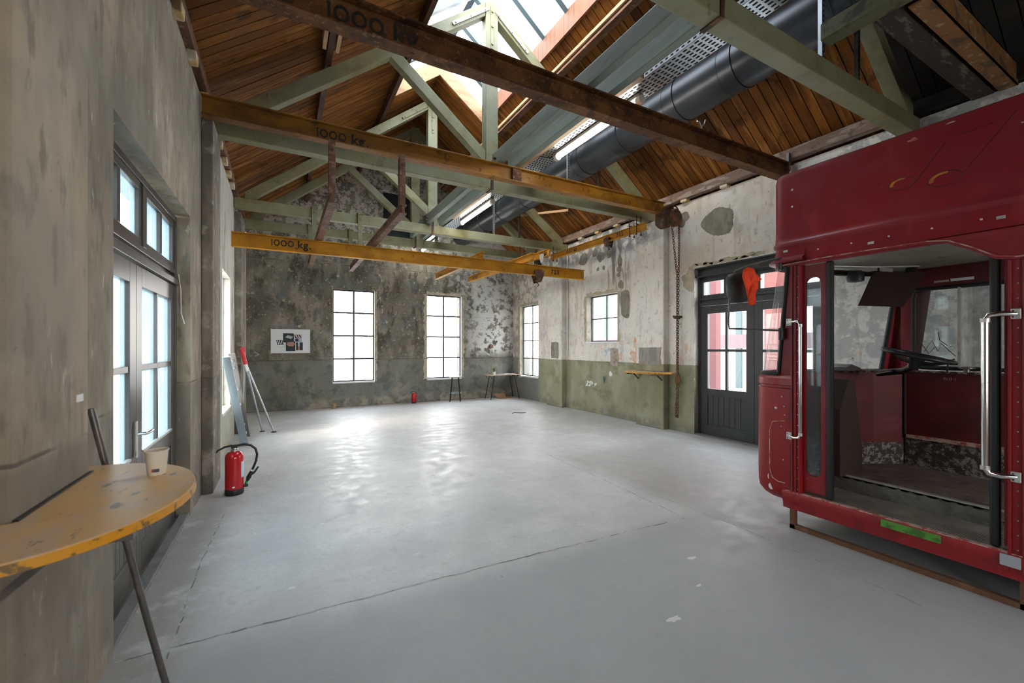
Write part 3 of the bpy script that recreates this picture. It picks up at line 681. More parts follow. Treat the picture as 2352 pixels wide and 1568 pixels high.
# longitudinal green timbers in the roof, skylight blue painted into their colour
for (ya, yb, nm) in ((5.80, 8.40, 'between the middle trusses'), (2.07, 5.34, 'nearest the viewer, above the first fluorescent lamp'), (8.6, 9.68, 'between the two far trusses')):
    for x0, x1, sd in ((2.60, 2.69, 'left'), (2.865, 2.955, 'right')):
        r_ = MB().box(x0, x1, ya, yb if x0 < 2.7 else yb + .02, 4.04, 4.22).build('tie_beam', M_skytint, bevel=.006, label='%s green timber, tinted skylight blue, of the pair %s' % (sd, nm), cat='beam')
        if sd == 'left' and ya < 8:
            MB().cyl((x0 - .03, yb - .12, 4.12), (x0, yb - .12, 4.12), .02, n=8).cyl((x0 - .03, yb - .05, 4.09), (x0, yb - .05, 4.09), .02, n=8).build('bolt', M_winch, r_)
# ------------------------------------------------------------------ crane beams
def lettering(parent, s, h, pos, ax, m=None, name='lettering'):
    mb = MB(); stencil(mb, s, h, face_mtx(pos, ax)); return mb.build(name, m or M_letter, parent)
b1 = MB().ibeam((-.70, 3.265, 3.80), (6.18, 3.265, 3.80), .225, .13, .016, .012)
B1 = b1.build('crane_beam', M_rust, bevel=.003, label='nearest dark rusty steel beam marked 1000 kg, crossing the whole room', cat='steel beam')
lettering(B1, '1000 kg.', .126, (.28, 3.255, 3.846), '-y')
b2 = MB().ibeam((-.70, 5.14, 3.80), (5.82, 5.14, 3.80), .20, .12, .014, .012)
B2 = b2.build('crane_beam', M_rusty, bevel=.003, label='second ochre rusty steel beam marked 1000 kg, with a chain hoist at its right end', cat='steel beam')
lettering(B2, '1000 kg.', .098, (.335, 5.13, 3.842), '-y')
b3 = MB().ibeam((-.62, 6.99, 2.90), (5.54, 6.99, 2.90), .205, .09, .014, .010)
B3 = b3.build('crane_beam', M_yel, bevel=.003, label='lowest yellow steel beam marked 1000 kg and 723, hanging before the window wall', cat='steel beam')
lettering(B3, '1000 kg.', .092, (-.14, 6.98, 2.968), '-y')
lettering(B3, '723', .082, (4.71, 6.98, 2.962), '-y')
MB().box(2.80, 2.94, 5.09, 5.13, 3.815, 3.985).build('splice_plate', M_rust, B2)
# brown runway rails and their hangers
for x, lab in ((.49, 'left'), (1.275, 'right')):
    r_ = MB().ibeam((x, 5.03, 3.10), (x, 9.45, 3.10), .11, .085, .012, .03).build('runway_rail', M_rail, bevel=.002, label='%s rusty brown rail running from the second beam to the window wall' % lab, cat='rail')
    h = MB().box(x - .035, x + .035, 5.075, 5.115, 3.21, 3.82).box(x - .035, x + .035, 5.115, 5.165, 3.21, 3.79)
    h = h.build('rail_hanger', M_rail, bevel=.003, label='rusty hanger holding the near end of the %s brown rail' % lab, cat='hanger')
    MB().lathe((x, 5.07, 3.70), [(.013, -.012), (.013, .005)], 8, 'y').build('bolt', M_winch, h)
    xx = {.49: .50, 1.275: 1.29}[x]
    for yn, nm in ((8.42, 'third'), (9.70, 'farthest')):
        hh = MB().box(xx - .03, xx + .05, yn - .014, yn - .002, 3.212, 4.06).box(xx - .03, xx - .018, yn - .05, yn - .014, 3.212, 4.06).box(xx - .05, xx + .07, yn - .03, yn + .02, 4.03, 4.045)
        for z in (3.55, 3.95, 3.35): hh.cyl((xx + .01, yn - .03, z), (xx + .01, yn - .014, z), .012, n=8)
        if yn < 9.6 or True: hh.build('truss_hanger', M_green, bevel=.002, label='green steel hanger on the %s truss holding the %s brown rail' % (nm, lab), cat='hanger')
# yellow rails on the right
def yrail(x, y0, y1, z, h, fw, lab, txts=()):
    o = MB().ibeam((x, y0, z), (x, y1, z), h, fw, .012, .010).build('yellow_rail', M_yel, bevel=.002, label=lab, cat='rail')
    for s, hh, y, zz in txts: lettering(o, s, hh, (x - .0065, y, z + zz), '-x')
    return o
yrail(3.21, 6.95, 9.62, 3.105, .13, .08, 'left one of the yellow rails ending before the window wall', [('500 kg', .05, 9.45, .035)])
yrail(4.08, 6.62, 9.72, 3.105, .14, .08, 'longer yellow rail marked 500 kg ending above the right gable window', [('500 kg', .06, 9.45, .035)])
ry_ = yrail(4.92, 7.35, 9.9, 3.42, .14, .08, 'short upper yellow rail with a trolley, beside the right wall', [('73 oz', .07, 7.7, .04)])
yr = yrail(5.65, 5.37, 8.38, 3.58, .125, .08, 'yellow rail marked 1000 kg and 732 running along the right wall', [('1000 kg', .075, 7.75, .028), ('732', .075, 6.12, .028)])
for y in (5.55, 5.72, 8.2):
    rg = MB()
    for dx_ in (-.055, .055): rg.cyl((5.65 + dx_, y, 3.53), (5.65 + dx_, y, 3.87), .006, n=6).box(5.65 + dx_ - .012, 5.65 + dx_ + .012, y - .012, y + .012, 3.52, 3.545)
    rg.box(5.58, 5.72, y - .012, y + .012, 3.71, 3.72); rg.build('hanger_rod', M_winch, yr)
def trolley(x, y, z, lab, s=1.0, m=M_rail, alongx=True):
    root = empty('rail_trolley', (x, y, z), lab, 'trolley')
    for k in (-1, 1):
        b = MB()
        q = k * .07 * s
        pts = [(-.11 * s, .04 * s), (-.04 * s, .075 * s), (.04 * s, .075 * s), (.11 * s, .04 * s), (.09 * s, -.06 * s), (.04 * s, -.17 * s), (-.04 * s, -.19 * s), (-.09 * s, -.05 * s)]
        if alongx: b.prism([(x + a, z + c) for a, c in pts], 'y', y + q, y + q + .012 * k)
        else: b.prism([(y + a, z + c) for a, c in pts], 'x', x + q, x + q + .012 * k)
        b.build('side_plate', m, root, bevel=.003)
    for a in (-.07, .07):
        for k in (-1, 1):
            wv = MB()
            if alongx: wv.lathe((x + a * s, y + k * .03 * s, z + .03 * s), [(.035 * s, 0), (.035 * s, k * .03 * s)], 14, 'y')
            else: wv.lathe((x + k * .03 * s, y + a * s, z + .03 * s), [(.035 * s, 0), (.035 * s, k * .03 * s)], 14, 'x')
            wv.build('wheel', M_winch, root, smooth=True)
    b = MB()
    if alongx: b.cyl((x, y - .09 * s, z - .13 * s), (x, y + .09 * s, z - .13 * s), .018 * s, n=10)
    else: b.cyl((x - .09 * s, y, z - .13 * s), (x + .09 * s, y, z - .13 * s), .018 * s, n=10)
    b.tube([(x, y, z - .13 * s), (x, y, z - .19 * s), (x + .03 * s, y, z - .22 * s), (x, y, z - .25 * s)], .012 * s, 8)
    b.build('hook', m, root)
    return root
for dx_ in (-.055, .055): MB().cyl((4.92 + dx_, 8.5, 3.40), (4.92 + dx_, 8.5, 3.87), .007, n=6).build('hanger_rod', M_winch, ry_)
MB().box(4.84, 5.0, 8.485, 8.515, 3.40, 3.42).build('hanger_plate', M_winch, ry_)
trolley(4.40, 6.99, 2.94, 'rusty brown trolley hanging on the lowest yellow beam near its 723 mark', 1.0)
trolley(4.92, 7.55, 3.43, 'small grey trolley at the near end of the short upper yellow rail', .8, M_cast, False)
trolley(5.65, 6.35, 3.60, 'dark trolley on the yellow rail along the right wall', .75, M_winch, False)
MB().box(4.93, 5.05, 7.85, 7.97, 3.16, 3.4205).build('switch_box', M_black, label='small black box behind the lowest yellow beam near the right wall', cat='box')

# chain hoist at the right end of the second beam
hx, hy, hz = 5.93, 5.12, 3.74
ho = empty('chain_hoist', (hx, hy, hz), 'rusty chain hoist with round drum and hanging chain at the second beam end', 'chain hoist')
MB().box(hx - .22, hx - .05, hy - .11, hy + .11, hz - .12, hz + .10).box(hx - .13, hx + .03, hy - .09, hy + .09, hz + .05, hz + .19).lathe((hx - .13, hy - .02, hz - .06), [(.11, -.10), (.13, -.06), (.13, .08), (.10, .12)], 16, 'y').build('housing', M_winch, ho, bevel=.012)
MB().lathe((hx + .04, hy - .10, hz + .0), [(.0, -.035), (.05, -.035), (.07, -.02), (.11, -.015), (.125, -.03), (.150, -.03), (.155, 0), (.150, .05), (.10, .06)], 28, 'y').build('drum', mat('drum_iron', (.19, .08, .035), [L((.07, .035, .022), 9, .5, .08)], rough=.55, metal=.2), ho, smooth=True)
MB().tube([(hx - .2, hy - .1, hz + .13), (hx - .1, hy - .14, hz + .19), (hx + .03, hy - .14, hz + .17), (hx + .1, hy - .12, hz + .14)], .012, 8).build('bracket', M_winch, ho)
def chain(mb, pts, ll=.055, r=.0065, wd=.017):
    P = [Vector(p) for p in pts]; seg = []
    for a, b in zip(P, P[1:]):
        n = max(1, round((b - a).length / (ll * .78)))
        for i in range(n): seg.append((a.lerp(b, i / n), (b - a).normalized()))
    for k, (p, d) in enumerate(seg):
        sd = d.cross(Vector((.3, 1, .1))).normalized(); sd2 = d.cross(sd)
        u = sd if k % 2 else sd2
        ring = []
        for i in range(8):
            a = 2 * PI * i / 8; ring.append(p + u * wd * math.cos(a) + d * (ll / 2) * math.sin(a))
        mb.tube(ring, r, 4, closed=True)
mb = MB(); xc = 6.10
chain(mb, [(hx + .0, hy - .07, hz - .13), (xc - .015, hy - .05, 2.75), (xc - .005, hy - .04, .62), (xc - .03, hy - .04, .50), (xc - .035, hy - .05, .18 + .1), (xc + .0, hy - .05, .28), (xc + .015, hy - .05, .85)])
chain(mb, [(hx + .15, hy - .09, hz - .02), (hx + .17, hy - .08, hz - .4), (xc + .02, hy - .05, 2.75), (xc + .02, hy - .04, .9)])
mb.build('chain', M_chain, ho)
MB().bar((xc - .13, hy - .06, 2.03), (xc + .09, hy - .06, 2.03), .02, .035).bar((xc - .10, hy - .055, 2.005), (xc + .05, hy - .055, 2.005), .02, .02).build('chain_bar', M_winch, ho)
MB().lathe((xc, hy - .05, .93), [(.02, -.10), (.045, -.06), (.05, 0), (.03, .08), (.015, .11)], 12).build('hook_block', M_winch, ho, bevel=.004)

# upper right: beams over the near corner
MB().box(4.0, 6.16, 1.34, 1.50, 4.0, 4.22).build('old_timber_beam', mat('peeling_dark_beam', (.028, .020, .014), [L((.14, .11, .075), (4, 12, 8), .57, .03, .85, (), 8, .7)], rough=.8, coord='world'), bevel=.01, label='dark peeling painted timber beam above the red bus cab', cat='beam')
MB().box(4.05, 6.16, 1.19, 1.31, 4.0, 4.012).box(4.05, 6.16, 1.19, 1.20, 4.0, 4.20).box(4.05, 6.16, 1.19, 1.26, 4.19, 4.20).build('steel_channel', mat('orange_rust_channel', (.24, .105, .03), [L((.42, .34, .22), 14, .60, .04, .8), L((.06, .035, .02), 6, .56, .06, .8)], rough=.6, coord='world'), label='orange rusty steel channel beside the dark peeling beam, top right', cat='steel beam')
MB().box(3.86, 4.0, .95, 1.80, 4.0, 4.14).build('trimmer', mat('mossy_trimmer', (.10, .10, .05), [L((.03, .025, .015), 7, .55, .06, .8)], rough=.8, coord='world'), bevel=.01, label='short mossy green timber carrying the ends of the near corner beams', cat='beam')

# ------------------------------------------------------------------ duct, tray, lamps
DC = (4.50, 4.66); DRd = .268
du = empty('ventilation_duct', (DC[0], 5, DC[1]), 'long dark round ventilation duct running under the right roof slope', 'duct')
ys = [.9, 1.75, 2.85, 3.62, 4.62, 5.54, 6.52, 7.5, 8.54, 9.5, 10.4, FY]
for a, b in zip(ys, ys[1:]):
    MB().lathe((DC[0], 0, DC[1]), [(DRd, a), (DRd, b)], 40, 'y').build('duct_section', M_duct, du, smooth=True)
for y in ys[1:-1]:
    MB().lathe((DC[0], 0, DC[1]), [(DRd, y - .012), (DRd + .010, y - .006), (DRd + .010, y + .006), (DRd, y + .012)], 40, 'y').lathe((DC[0], 0, DC[1]), [(DRd, y + .16), (DRd + .003, y + .163), (DRd + .003, y + .167), (DRd, y + .17)], 40, 'y').build('joint_ring', M_duct, du, smooth=True)
def strut_channel(x, y, z0, z1, label, group=None, m=M_galv, holes=True):
    o = MB().box(x - .02, x + .02, y - .004, y + .0, z0, z1).box(x - .02, x - .016, y, y + .03, z0, z1).box(x + .016, x + .02, y, y + .03, z0, z1).build('strut_channel', m, label=label, cat='channel', group=group)
    if holes:
        h = MB(); z = z0 + .03
        while z < z1 - .02: h.box(x - .007, x + .007, y - .0052, y - .0038, z - .009, z + .009); z += .045
        h.build('slot', M_hole, o)
    return o
for yn, nm in ((1.93, 'nearest truss'), (5.68, 'second truss'), (8.48, 'third truss')):
    strut_channel(4.185, yn, 4.03, 5.28 if yn > 2 else 5.1, 'galvanised slotted channel left of the round duct, standing on the %s' % nm)
    strut_channel(4.845, yn, 4.03, 5.02, 'dark slotted channel right of the round duct, standing on the %s' % nm, m=M_steelgrey, holes=yn < 2)
# cable tray
ct = empty('cable_tray', (3.33, 5, 4.2), 'perforated galvanised cable tray running beside the round duct', 'cable tray')
t = MB().box(3.19, 3.47, 1.3, 10.9, 4.20, 4.203).box(3.19, 3.193, 1.3, 10.9, 4.20, 4.255).box(3.467, 3.47, 1.3, 10.9, 4.20, 4.255)
t.build('tray_bed', M_galv, ct)
t = MB()
y = 1.4; r_ = 0
while y < 10.8:
    for i in range(6):
        x = 3.22 + i * .044 + (.0 if r_ % 2 else .012)
        t.box(x - .009, x + .009, y, y + .038, 4.1985, 4.2002)
    t.box(3.1885, 3.1902, y, y + .03, 4.222, 4.236)
    y += .062; r_ += 1
t.build('perforation', M_hole, ct)
ti = MB().tube([(3.15, 5.05, 4.26), (3.15, 4.98, 4.28), (3.16, 5.0, 4.19), (3.22, 4.92, 4.15), (3.30, 4.86, 4.14)], .008, 6).tube([(3.165, 5.1, 4.26), (3.175, 4.6, 4.268), (3.18, 4.2, 4.268)], .008, 6)
ti.build('power_cable', M_black, label='black cable clipped to the tray beside the first lit lamp', cat='cable')
def lamp(y0, y1, label, x=3.33, z=4.115):
    root = empty('fluorescent_lamp', (x, (y0 + y1) / 2, z), label, 'lamp')
    MB().box(x - .030, x + .030, y0, y1, z + .035, z + .075).build('lamp_housing', mat('grey_lamp_housing', (.22, .21, .19), rough=.5), root, bevel=.008)
    MB().tube([(x, y0 + .05, z), (x, y1 - .05, z)], .034, 14).build('tube', M_tube, root, smooth=True)
    for y in (y0 + .02, y1 - .02): MB().tube([(x, y - .03, z), (x, y + .03, z)], .046, 14).build('end_cap', M_plastic, root, smooth=True)
    MB().cyl((x, y0 + .3, z + .07), (x, y0 + .3, 4.1995), .01, n=8).cyl((x, y1 - .3, z + .07), (x, y1 - .3, 4.1995), .01, n=8).build('mounting_stud', M_galv, root)
lamp(3.23, 4.80, 'lit fluorescent lamp nearest the viewer, under the cable tray')
lamp(6.80, 8.30, 'lit fluorescent lamp between the second and third trusses')
lamp(9.95, 11.15, 'lit fluorescent lamp close to the window wall, mostly hidden by beams')
MB().bar((3.10, 3.0, 4.17), (3.10, 8.2, 4.17), .05, .05).build('batten', M_pale, label='pale wooden batten running along the left side of the cable tray', cat='batten')
MB().tube([(4.33, 3.26, 4.02), (4.33, 3.26, 4.10), (4.28, 3.25, 4.14), (4.24, 3.25, 4.13)], .008, 6).tube([(4.33, 3.26, 4.09), (4.38, 3.26, 4.14), (4.40, 3.26, 4.19)], .008, 6).build('bent_hook', M_galv, label='bent metal hook standing on the nearest crane beam', cat='hook')
MB().box(6.03, 6.08, 3.19, 3.22, 3.9, 4.14).build('angle_bracket', M_steelgrey, label='dark bracket on the right end of the nearest crane beam', cat='bracket')
MB().tube([(LX - .08, 4.64, 2.14), (LX - .06, 4.62, 2.0), (LX - .06, 4.63, 1.80), (LX - .03, 4.60, 1.70)], .004, 6).build('loose_wire', M_white, label='loose white wire hanging beside the left glazed door', cat='wire')

# ------------------------------------------------------------------ wall tables
def half_table(x0, sgn, yc, ry, rx, z, back, pil, label):
    root = empty('wall_table', (x0, yc, z), label, 'table')
    pts = []; n = 36
    for i in range(n + 1):
        a = -PI / 2 + PI * i / n; pts.append((x0 + sgn * rx * math.cos(a), yc + ry * math.sin(a)))
    pts += [(back, yc + ry), (back, pil[1]), (x0, pil[1]), (x0, pil[0]), (back, pil[0]), (back, yc - ry)]
    MB().prism(pts, 'z', z - .028, z).build('table_top', M_yellowtop, root, bevel=.003)
    ed = MB(); m = n + 1
    for k in range(n):
        a, b = pts[k], pts[k + 1]
        ca = Vector((a[0] - x0, a[1] - yc)).normalized() * .002; cb = Vector((b[0] - x0, b[1] - yc)).normalized() * .002
        ed.quad((a[0] + ca.x, a[1] + ca.y, z - .027), (b[0] + cb.x, b[1] + cb.y, z - .027), (b[0] + cb.x, b[1] + cb.y, z - .003), (a[0] + ca.x, a[1] + ca.y, z - .003))
    ed.build('edge_band', M_yeledge, root)
    for y in (yc - ry * .55, yc + ry * .55):
        MB().box(x0, x0 + sgn * rx * .75, y - .015, y + .015, z - .055, z - .029).bar((x0 + sgn * .015, y, z - .15), (x0 + sgn * rx * .35, y, z - .05), .02, .02).build('bracket', M_steelgrey, root)
    MB().box(x0, x0 + sgn * .012, pil[0], pil[1], z + .001, z + .006).build('back_seal', M_rubber, root)
    return root
half_table(LX + .10, 1, 1.74, .46, .36, 1.04, LX + .001, (1.59, 2.095), 'large worn yellow half-round table on the left pilaster, in the foreground')
half_table(RX - .14, -1, 5.66, .52, .42, 1.045, RX - .001, (5.345, 6.025), 'small yellow half-round table on the far right pilaster under the chain hoist')
# paper cup on the near table
def cup(x, y, z, h, r0, r1, label, m=M_cup, logo=True):
    o = empty('paper_cup', (x, y, z), label, 'cup')
    MB().lathe((x, y, z), [(.0, .003), (r0, .003), (r0, 0), (r0 + .001, .004), (r1, h), (r1 + .0025, h), (r1 + .0025, h - .003), (r1 - .002, h - .004), (r0 - .002, .006), (0, .006)], 28).build('cup_body', m, o, smooth=True)
    MB().tube([(x + (r1 + .001) * math.cos(a), y + (r1 + .001) * math.sin(a), z + h) for a in [2 * PI * i / 24 for i in range(24)]], .002, 6, closed=True).build('rim', m, o, smooth=True)
    if logo:
        for a0, a1, mm in ((-112, -98, mat('logo_red', (.40, .05, .03))), (-98, -68, mat('logo_navy', (.05, .07, .12)))):
            q = MB(); vs = []
            for i in range(5):
                a = R(a0 + (a1 - a0) * i / 4 + 5); 
                for zz in (.012, .024): rr = r0 + (r1 - r0) * zz / h + .0012; vs.append((x + rr * math.cos(a), y + rr * math.sin(a), z + zz))
            q.add(vs, [(2 * i, 2 * i + 2, 2 * i + 3, 2 * i + 1) for i in range(4)]); q.build('printed_mark', mm, o)
    return o
cup(-.400, 1.955, 1.04, .086, .026, .034, 'cream paper cup standing on the yellow table in the foreground')
cup(1.10, 11.05, 0, .12, .045, .05, 'small gold and dark cup standing on the floor against the window wall', mat('gold_tin', (.38, .24, .08), rough=.4), False)
# inclined grey steel rod
MB().tube([(-.655, 2.225, 1.26), (-.50, 2.275, .38), (-.43, 2.30, .005)], .0125, 12).build('steel_rod', M_steelgrey, smooth=True, label='slanting grey steel rod behind the foreground yellow table', cat='rod')
MB().box(LX + .10, LX + .103, 1.98, 2.03, 1.31, 1.335).build('tape_strip', M_white, label='short strip of white tape on the left pilaster above the table', cat='tape')

# ------------------------------------------------------------------ fire extinguishers
def extinguisher(x, y, h, r, label, full=True):
    root = empty('fire_extinguisher', (x, y, 0), label, 'fire extinguisher'); s = h / .50
    MB().lathe((x, y, 0), [(r * .98, .0), (r * 1.03, .01), (r * 1.03, .055 * s), (r, .06 * s)], 32).build('foot_ring', M_rubber, root, smooth=True)
    MB().lathe((x, y, 0), [(r, .056 * s), (r, .37 * s), (r * .93, .40 * s), (r * .7, .425 * s), (r * .36, .435 * s)], 32).build('cylinder', M_ext, root, smooth=True)
    MB().lathe((x, y, 0), [(r * .36, .43 * s), (r * .40, .435 * s), (r * .40, .455 * s), (r * .30, .46 * s), (r * .30, .47 * s)], 20).build('valve_collar', M_chrome, root, smooth=True)
    vx = MB().box(x - .028 * s, x + .028 * s, y - .02 * s, y + .02 * s, .465 * s, .50 * s); hd = vx.build('valve_head', M_rubber, root, bevel=.006)
    MB().tube([(x - .02 * s, y, .495 * s), (x - .08 * s, y, .485 * s), (x - .14 * s, y, .455 * s), (x - .15 * s, y, .435 * s)], [.011 * s, .010 * s, .008 * s, .007 * s], 8).build('handle', M_rubber, root, smooth=True)
    if full:
        MB().tube([(x + .02, y, .488), (x + .08, y, .498), (x + .14, y, .482), (x + .185, y, .44), (x + .20, y, .38), (x + .19, y, .31), (x + .165, y, .245), (x + .155, y, .222)], .0115, 10).build('hose', M_rubber, root, smooth=True)
        MB().tube([(x + .157, y, .228), (x + .150, y, .208)], .014, 10).build('hose_ferrule', M_chrome, root)
        nz = MB().tube([(x + .150, y, .21), (x + .125, y, .15), (x + .112, y, .115)], [.015, .022, .013], 10).tube([(x + .13, y, .165), (x + .175, y, .195), (x + .205, y, .24), (x + .212, y, .25)], [.012, .011, .009, .007], 8).build('nozzle', M_rubber, root, smooth=True)
        MB().tube([(x + .112, y, .118), (x + .098, y, .085)], .013, 10).build('nozzle_tip', mat('green_nozzle', (.02, .30, .06), rough=.4), root)
        MB().box(x + r * .9, x + .12, y - .018, y + .018, .058, .082).build('nozzle_holder', M_rubber, root, bevel=.004)
        MB().tube([(x - .05, y, .505), (x - .09, y - .01, .512)], .004, 6).build('safety_pin', mat('brass', (.6, .42, .12), rough=.3, metal=.8), root)
        q = MB(); vs = []
        for i in range(7):
            a = R(-40 + 60 * i / 6); vs += [(x + (r + .001) * math.cos(a), y + (r + .001) * math.sin(a), z) for z in (.17, .33)]
        q.add(vs, [(2 * i, 2 * i + 2, 2 * i + 3, 2 * i + 1) for i in range(6)]); q.build('instruction_label', M_label, root)
        q = MB(); vs = []
        for i in range(4):
            a = R(-98 + 16 * i / 3); vs += [(x + (r + .001) * math.cos(a), y + (r + .001) * math.sin(a), z) for z in (.078, .094)]
        q.add(vs, [(2 * i, 2 * i + 2, 2 * i + 3, 2 * i + 1) for i in range(3)]); q.build('inspection_sticker', M_white, root)
    else:
        MB().tube([(x + .02, y - .02, .485 * s), (x + .09 * s, y - .02, .47 * s), (x + r + .02, y - .02, .36 * s), (x + r + .01, y - .02, .15 * s)], .009 * s, 8).build('hose', M_rubber, root, smooth=True)
    return root
extinguisher(-.43, 5.13, .50, .082, 'large red fire extinguisher with black hose on the floor by the left wall')
extinguisher(3.09, 11.10, .31, .060, 'small red fire extinguisher on the floor between the gable windows', False)

# ------------------------------------------------------------------ ladder, tripod props, board
ld = empty('ladder', (-.56, 7.95, 0), 'aluminium ladder leaning sideways against the left wall', 'ladder')
A0, A1 = Vector((-.50, 7.55, 0)), Vector((-.68, 6.98, 1.36))
B0, B1_ = Vector((-.52, 8.30, 0)), Vector((-.68, 7.70, 1.40))
MB().bar(A0, A1, .02, .10, up=(1, 0, 0)).build('side_rail', M_alu, ld, bevel=.002)
MB().bar(B0, B1_, .02, .09, up=(1, 0, 0)).build('side_rail', M_alud, ld, bevel=.002)
for q in (.06, .17, .42, .60, .84, .92):
    MB().tube([A0.lerp(A1, q), B0.lerp(B1_, q)], .014, 8).build('rung', M_galv, ld, smooth=True)
tp = empty('tripod_stand', (-.3, 8.5, 0), 'tall tripod stand with grey legs and red head leaning by the left wall', 'tripod')
top = Vector((-.56, 8.35, 1.36))
for f in ((-.31, 8.66, .012), (-.13, 8.50, .012), (-.60, 8.52, .012)):
    lg = MB().tube([top + Vector((0, 0, -.08)), f], .016, 10).build('leg', M_galv, tp, smooth=True)
    MB().lathe((f[0], f[1], 0), [(.045, 0), (.045, .008), (.015, .018)], 12).build('foot', M_rubber, lg)
MB().tube([top + Vector((.02, .01, -.15)), top + Vector((-.035, -.01, .09))], .030, 10).box(top.x - .05, top.x + .01, top.y - .03, top.y + .03, top.z + .06, top.z + .14).build('head', mat('red_clamp', (.62, .02, .03), rough=.35), tp, smooth=True)
MB().tube([top + Vector((-.035, -.01, .10)), top + Vector((-.05, -.01, .20))], .014, 8).box(top.x - .07, top.x - .03, top.y - .03, top.y + .01, top.z + .15, top.z + .18).build('clamp_screw', M_steelgrey, tp)
MB().tube([top + Vector((.02, .01, -.15)), top + Vector((.045, .02, -.27))], .024, 10).build('white_sleeve', M_white, tp, smooth=True)
MB().bar((LX + .03, 5.95, .015), (LX + .01, 5.95, .48), .55, .012, up=(1, 0, 0)).build('leaning_sheet', mat('pale_panel', (.56, .58, .54), rough=.5), label='pale grey panel leaning on the left wall behind the large extinguisher', cat='sheet')

# ------------------------------------------------------------------ poster
po = empty('poster_board', (.18, FY - .02, 1.35), 'white poster board with furniture photographs on the far wall', 'poster')
PX0, PX1, PZ0, PZ1 = -.235, .59, 1.355, 1.92
MB().box(PX0, PX1, FY - .03, FY - .016, PZ0, PZ1).build('board', M_paper, po)
def pp(px, pz): return (PX0 + (px - 370) / 1510 * (PX1 - PX0), PZ0 + (1195 - pz) / 950 * (PZ1 - PZ0))
def pic(a, b, c, d, m, dy=.0312, nm='printed_picture'):
    x0, z1 = pp(a, b); x1, z0 = pp(c, d); return MB().box(x0, x1, FY - dy, FY - .03, z0, z1).build(nm, m, po)
def ppoly(pts, m, dy, nm='printed_picture', mb=None):
    q = mb or MB(); P = [pp(*p) for p in pts]; q.add([(x, FY - dy, z) for x, z in P], [tuple(range(len(P)))])
    return q if mb else q.build(nm, m, po)
k_ = mat('print_dark', (.02, .03, .035)); kw = mat('print_grey', (.42, .44, .46)); kr = mat('print_maroon', (.12, .03, .04)); kb = mat('print_skin', (.45, .22, .16)); kbl = mat('print_paleblue', (.42, .50, .56))
pic(830, 410, 1240, 770, k_); ppoly([(905, 575), (1010, 480), (1220, 540), (1130, 635)], kw, .0318)
pic(1255, 455, 1550, 740, kbl); ppoly([(1262, 460), (1470, 460), (1540, 580), (1300, 600)], kr, .0318)
w_ = MB(); ppoly([(1295, 480), (1335, 470), (1395, 570), (1355, 570)], None, .0322, mb=w_); ppoly([(1385, 480), (1415, 475), (1485, 580), (1450, 590)], None, .0322, mb=w_); w_.build('printed_picture', M_white, po)
pic(1300, 620, 1420, 740, k_, .0318)
pic(935, 725, 1300, 1115, k_, .0325); ppoly([(960, 860), (1000, 760), (1220, 740), (1290, 850), (1200, 930), (1040, 920)], kb, .033)
pic(1325, 765, 1590, 1085, k_, .0318); pic(1395, 770, 1470, 930, kbl, .0325); pic(1400, 930, 1470, 1080, kb, .0325)
cs = MB()
for i in range(4):
    x = 575 + i * 65
    ppoly([(x, 672), (x + 32, 668), (x + 75, 860), (x + 40, 872)], None, .0315, mb=cs)
ppoly([(640, 850), (880, 825), (885, 845), (640, 872)], None, .0315, mb=cs)
for a, b in (((585, 880), (670, 960)), ((670, 960), (870, 950)), ((870, 950), (885, 880))):
    P0, P1 = pp(*a), pp(*b); cs.bar((P0[0], FY - .0312, P0[1]), (P1[0], FY - .0312, P1[1]), .001, .003)
cs.build('printed_chair', k_, po)
MB().lathe((5.45, FY - .0, 1.52), [(.055, -.03), (.06, -.02), (.06, 0)], 20, 'y').lathe((5.45, FY, 1.52), [(.018, -.04), (.02, -.03)], 10, 'y').build('round_wall_socket', M_rail, label='round brown fitting on the far wall right of the gable windows', cat='socket')
MB().lathe((RX, 9.20, 1.41), [(.055, -.03), (.06, -.02), (.06, 0)], 20, 'x').lathe((RX, 9.20, 1.41), [(.018, -.04), (.02, -.03)], 10, 'x').build('round_wall_socket', M_rail, label='round orange-brown fitting on the right wall beside the corner window', cat='socket')

# ------------------------------------------------------------------ stool and desk in the far corner
st = empty('bar_stool', (4.20, 10.93, 0), 'black bar stool standing under the right gable window', 'stool')
MB().lathe((4.20, 10.93, 0), [(.16, .655), (.168, .66), (.168, .675), (.16, .682)], 28).build('seat', mat('pale_stool_seat', (.40, .40, .40), rough=.4), st, smooth=True)
for a in (20, 110, 200, 290):
    d = Vector((math.cos(R(a)), math.sin(R(a)), 0)); MB().tube([Vector((4.20, 10.93, .655)) + d * .12, Vector((4.20, 10.93, 0)) + d * .20], .013, 8).build('leg', M_black, st, smooth=True)
MB().tube([(4.20 + .165 * math.cos(2 * PI * i / 24), 10.93 + .165 * math.sin(2 * PI * i / 24), .23) for i in range(24)], .007, 6, closed=True).build('foot_ring', M_galv, st, smooth=True)
dk = empty('trestle_desk', (5.62, 10.88, 0), 'small folding desk with thin black splayed legs in the far right corner', 'desk')
MB().box(5.12, 6.10, 10.66, 11.10, .685, .70).build('desk_top', M_desk, dk, bevel=.003)
for (tx, ty, fx, fy) in ((5.30, 10.72, 5.18, 10.70), (5.30, 11.04, 5.18, 11.08), (5.96, 10.72, 6.10, 10.70), (5.96, 11.04, 6.10, 11.08)):
    MB().tube([(tx, ty, .685), (fx, fy, .0)], .011, 8).tube([(tx + (.14 if fx > 5.6 else -.14) * -1 * -1, ty, .685), (tx + (fx - tx) * .2, ty, .55)], .007, 6).build('leg', M_black, dk, smooth=True)
n = 14; vs = []
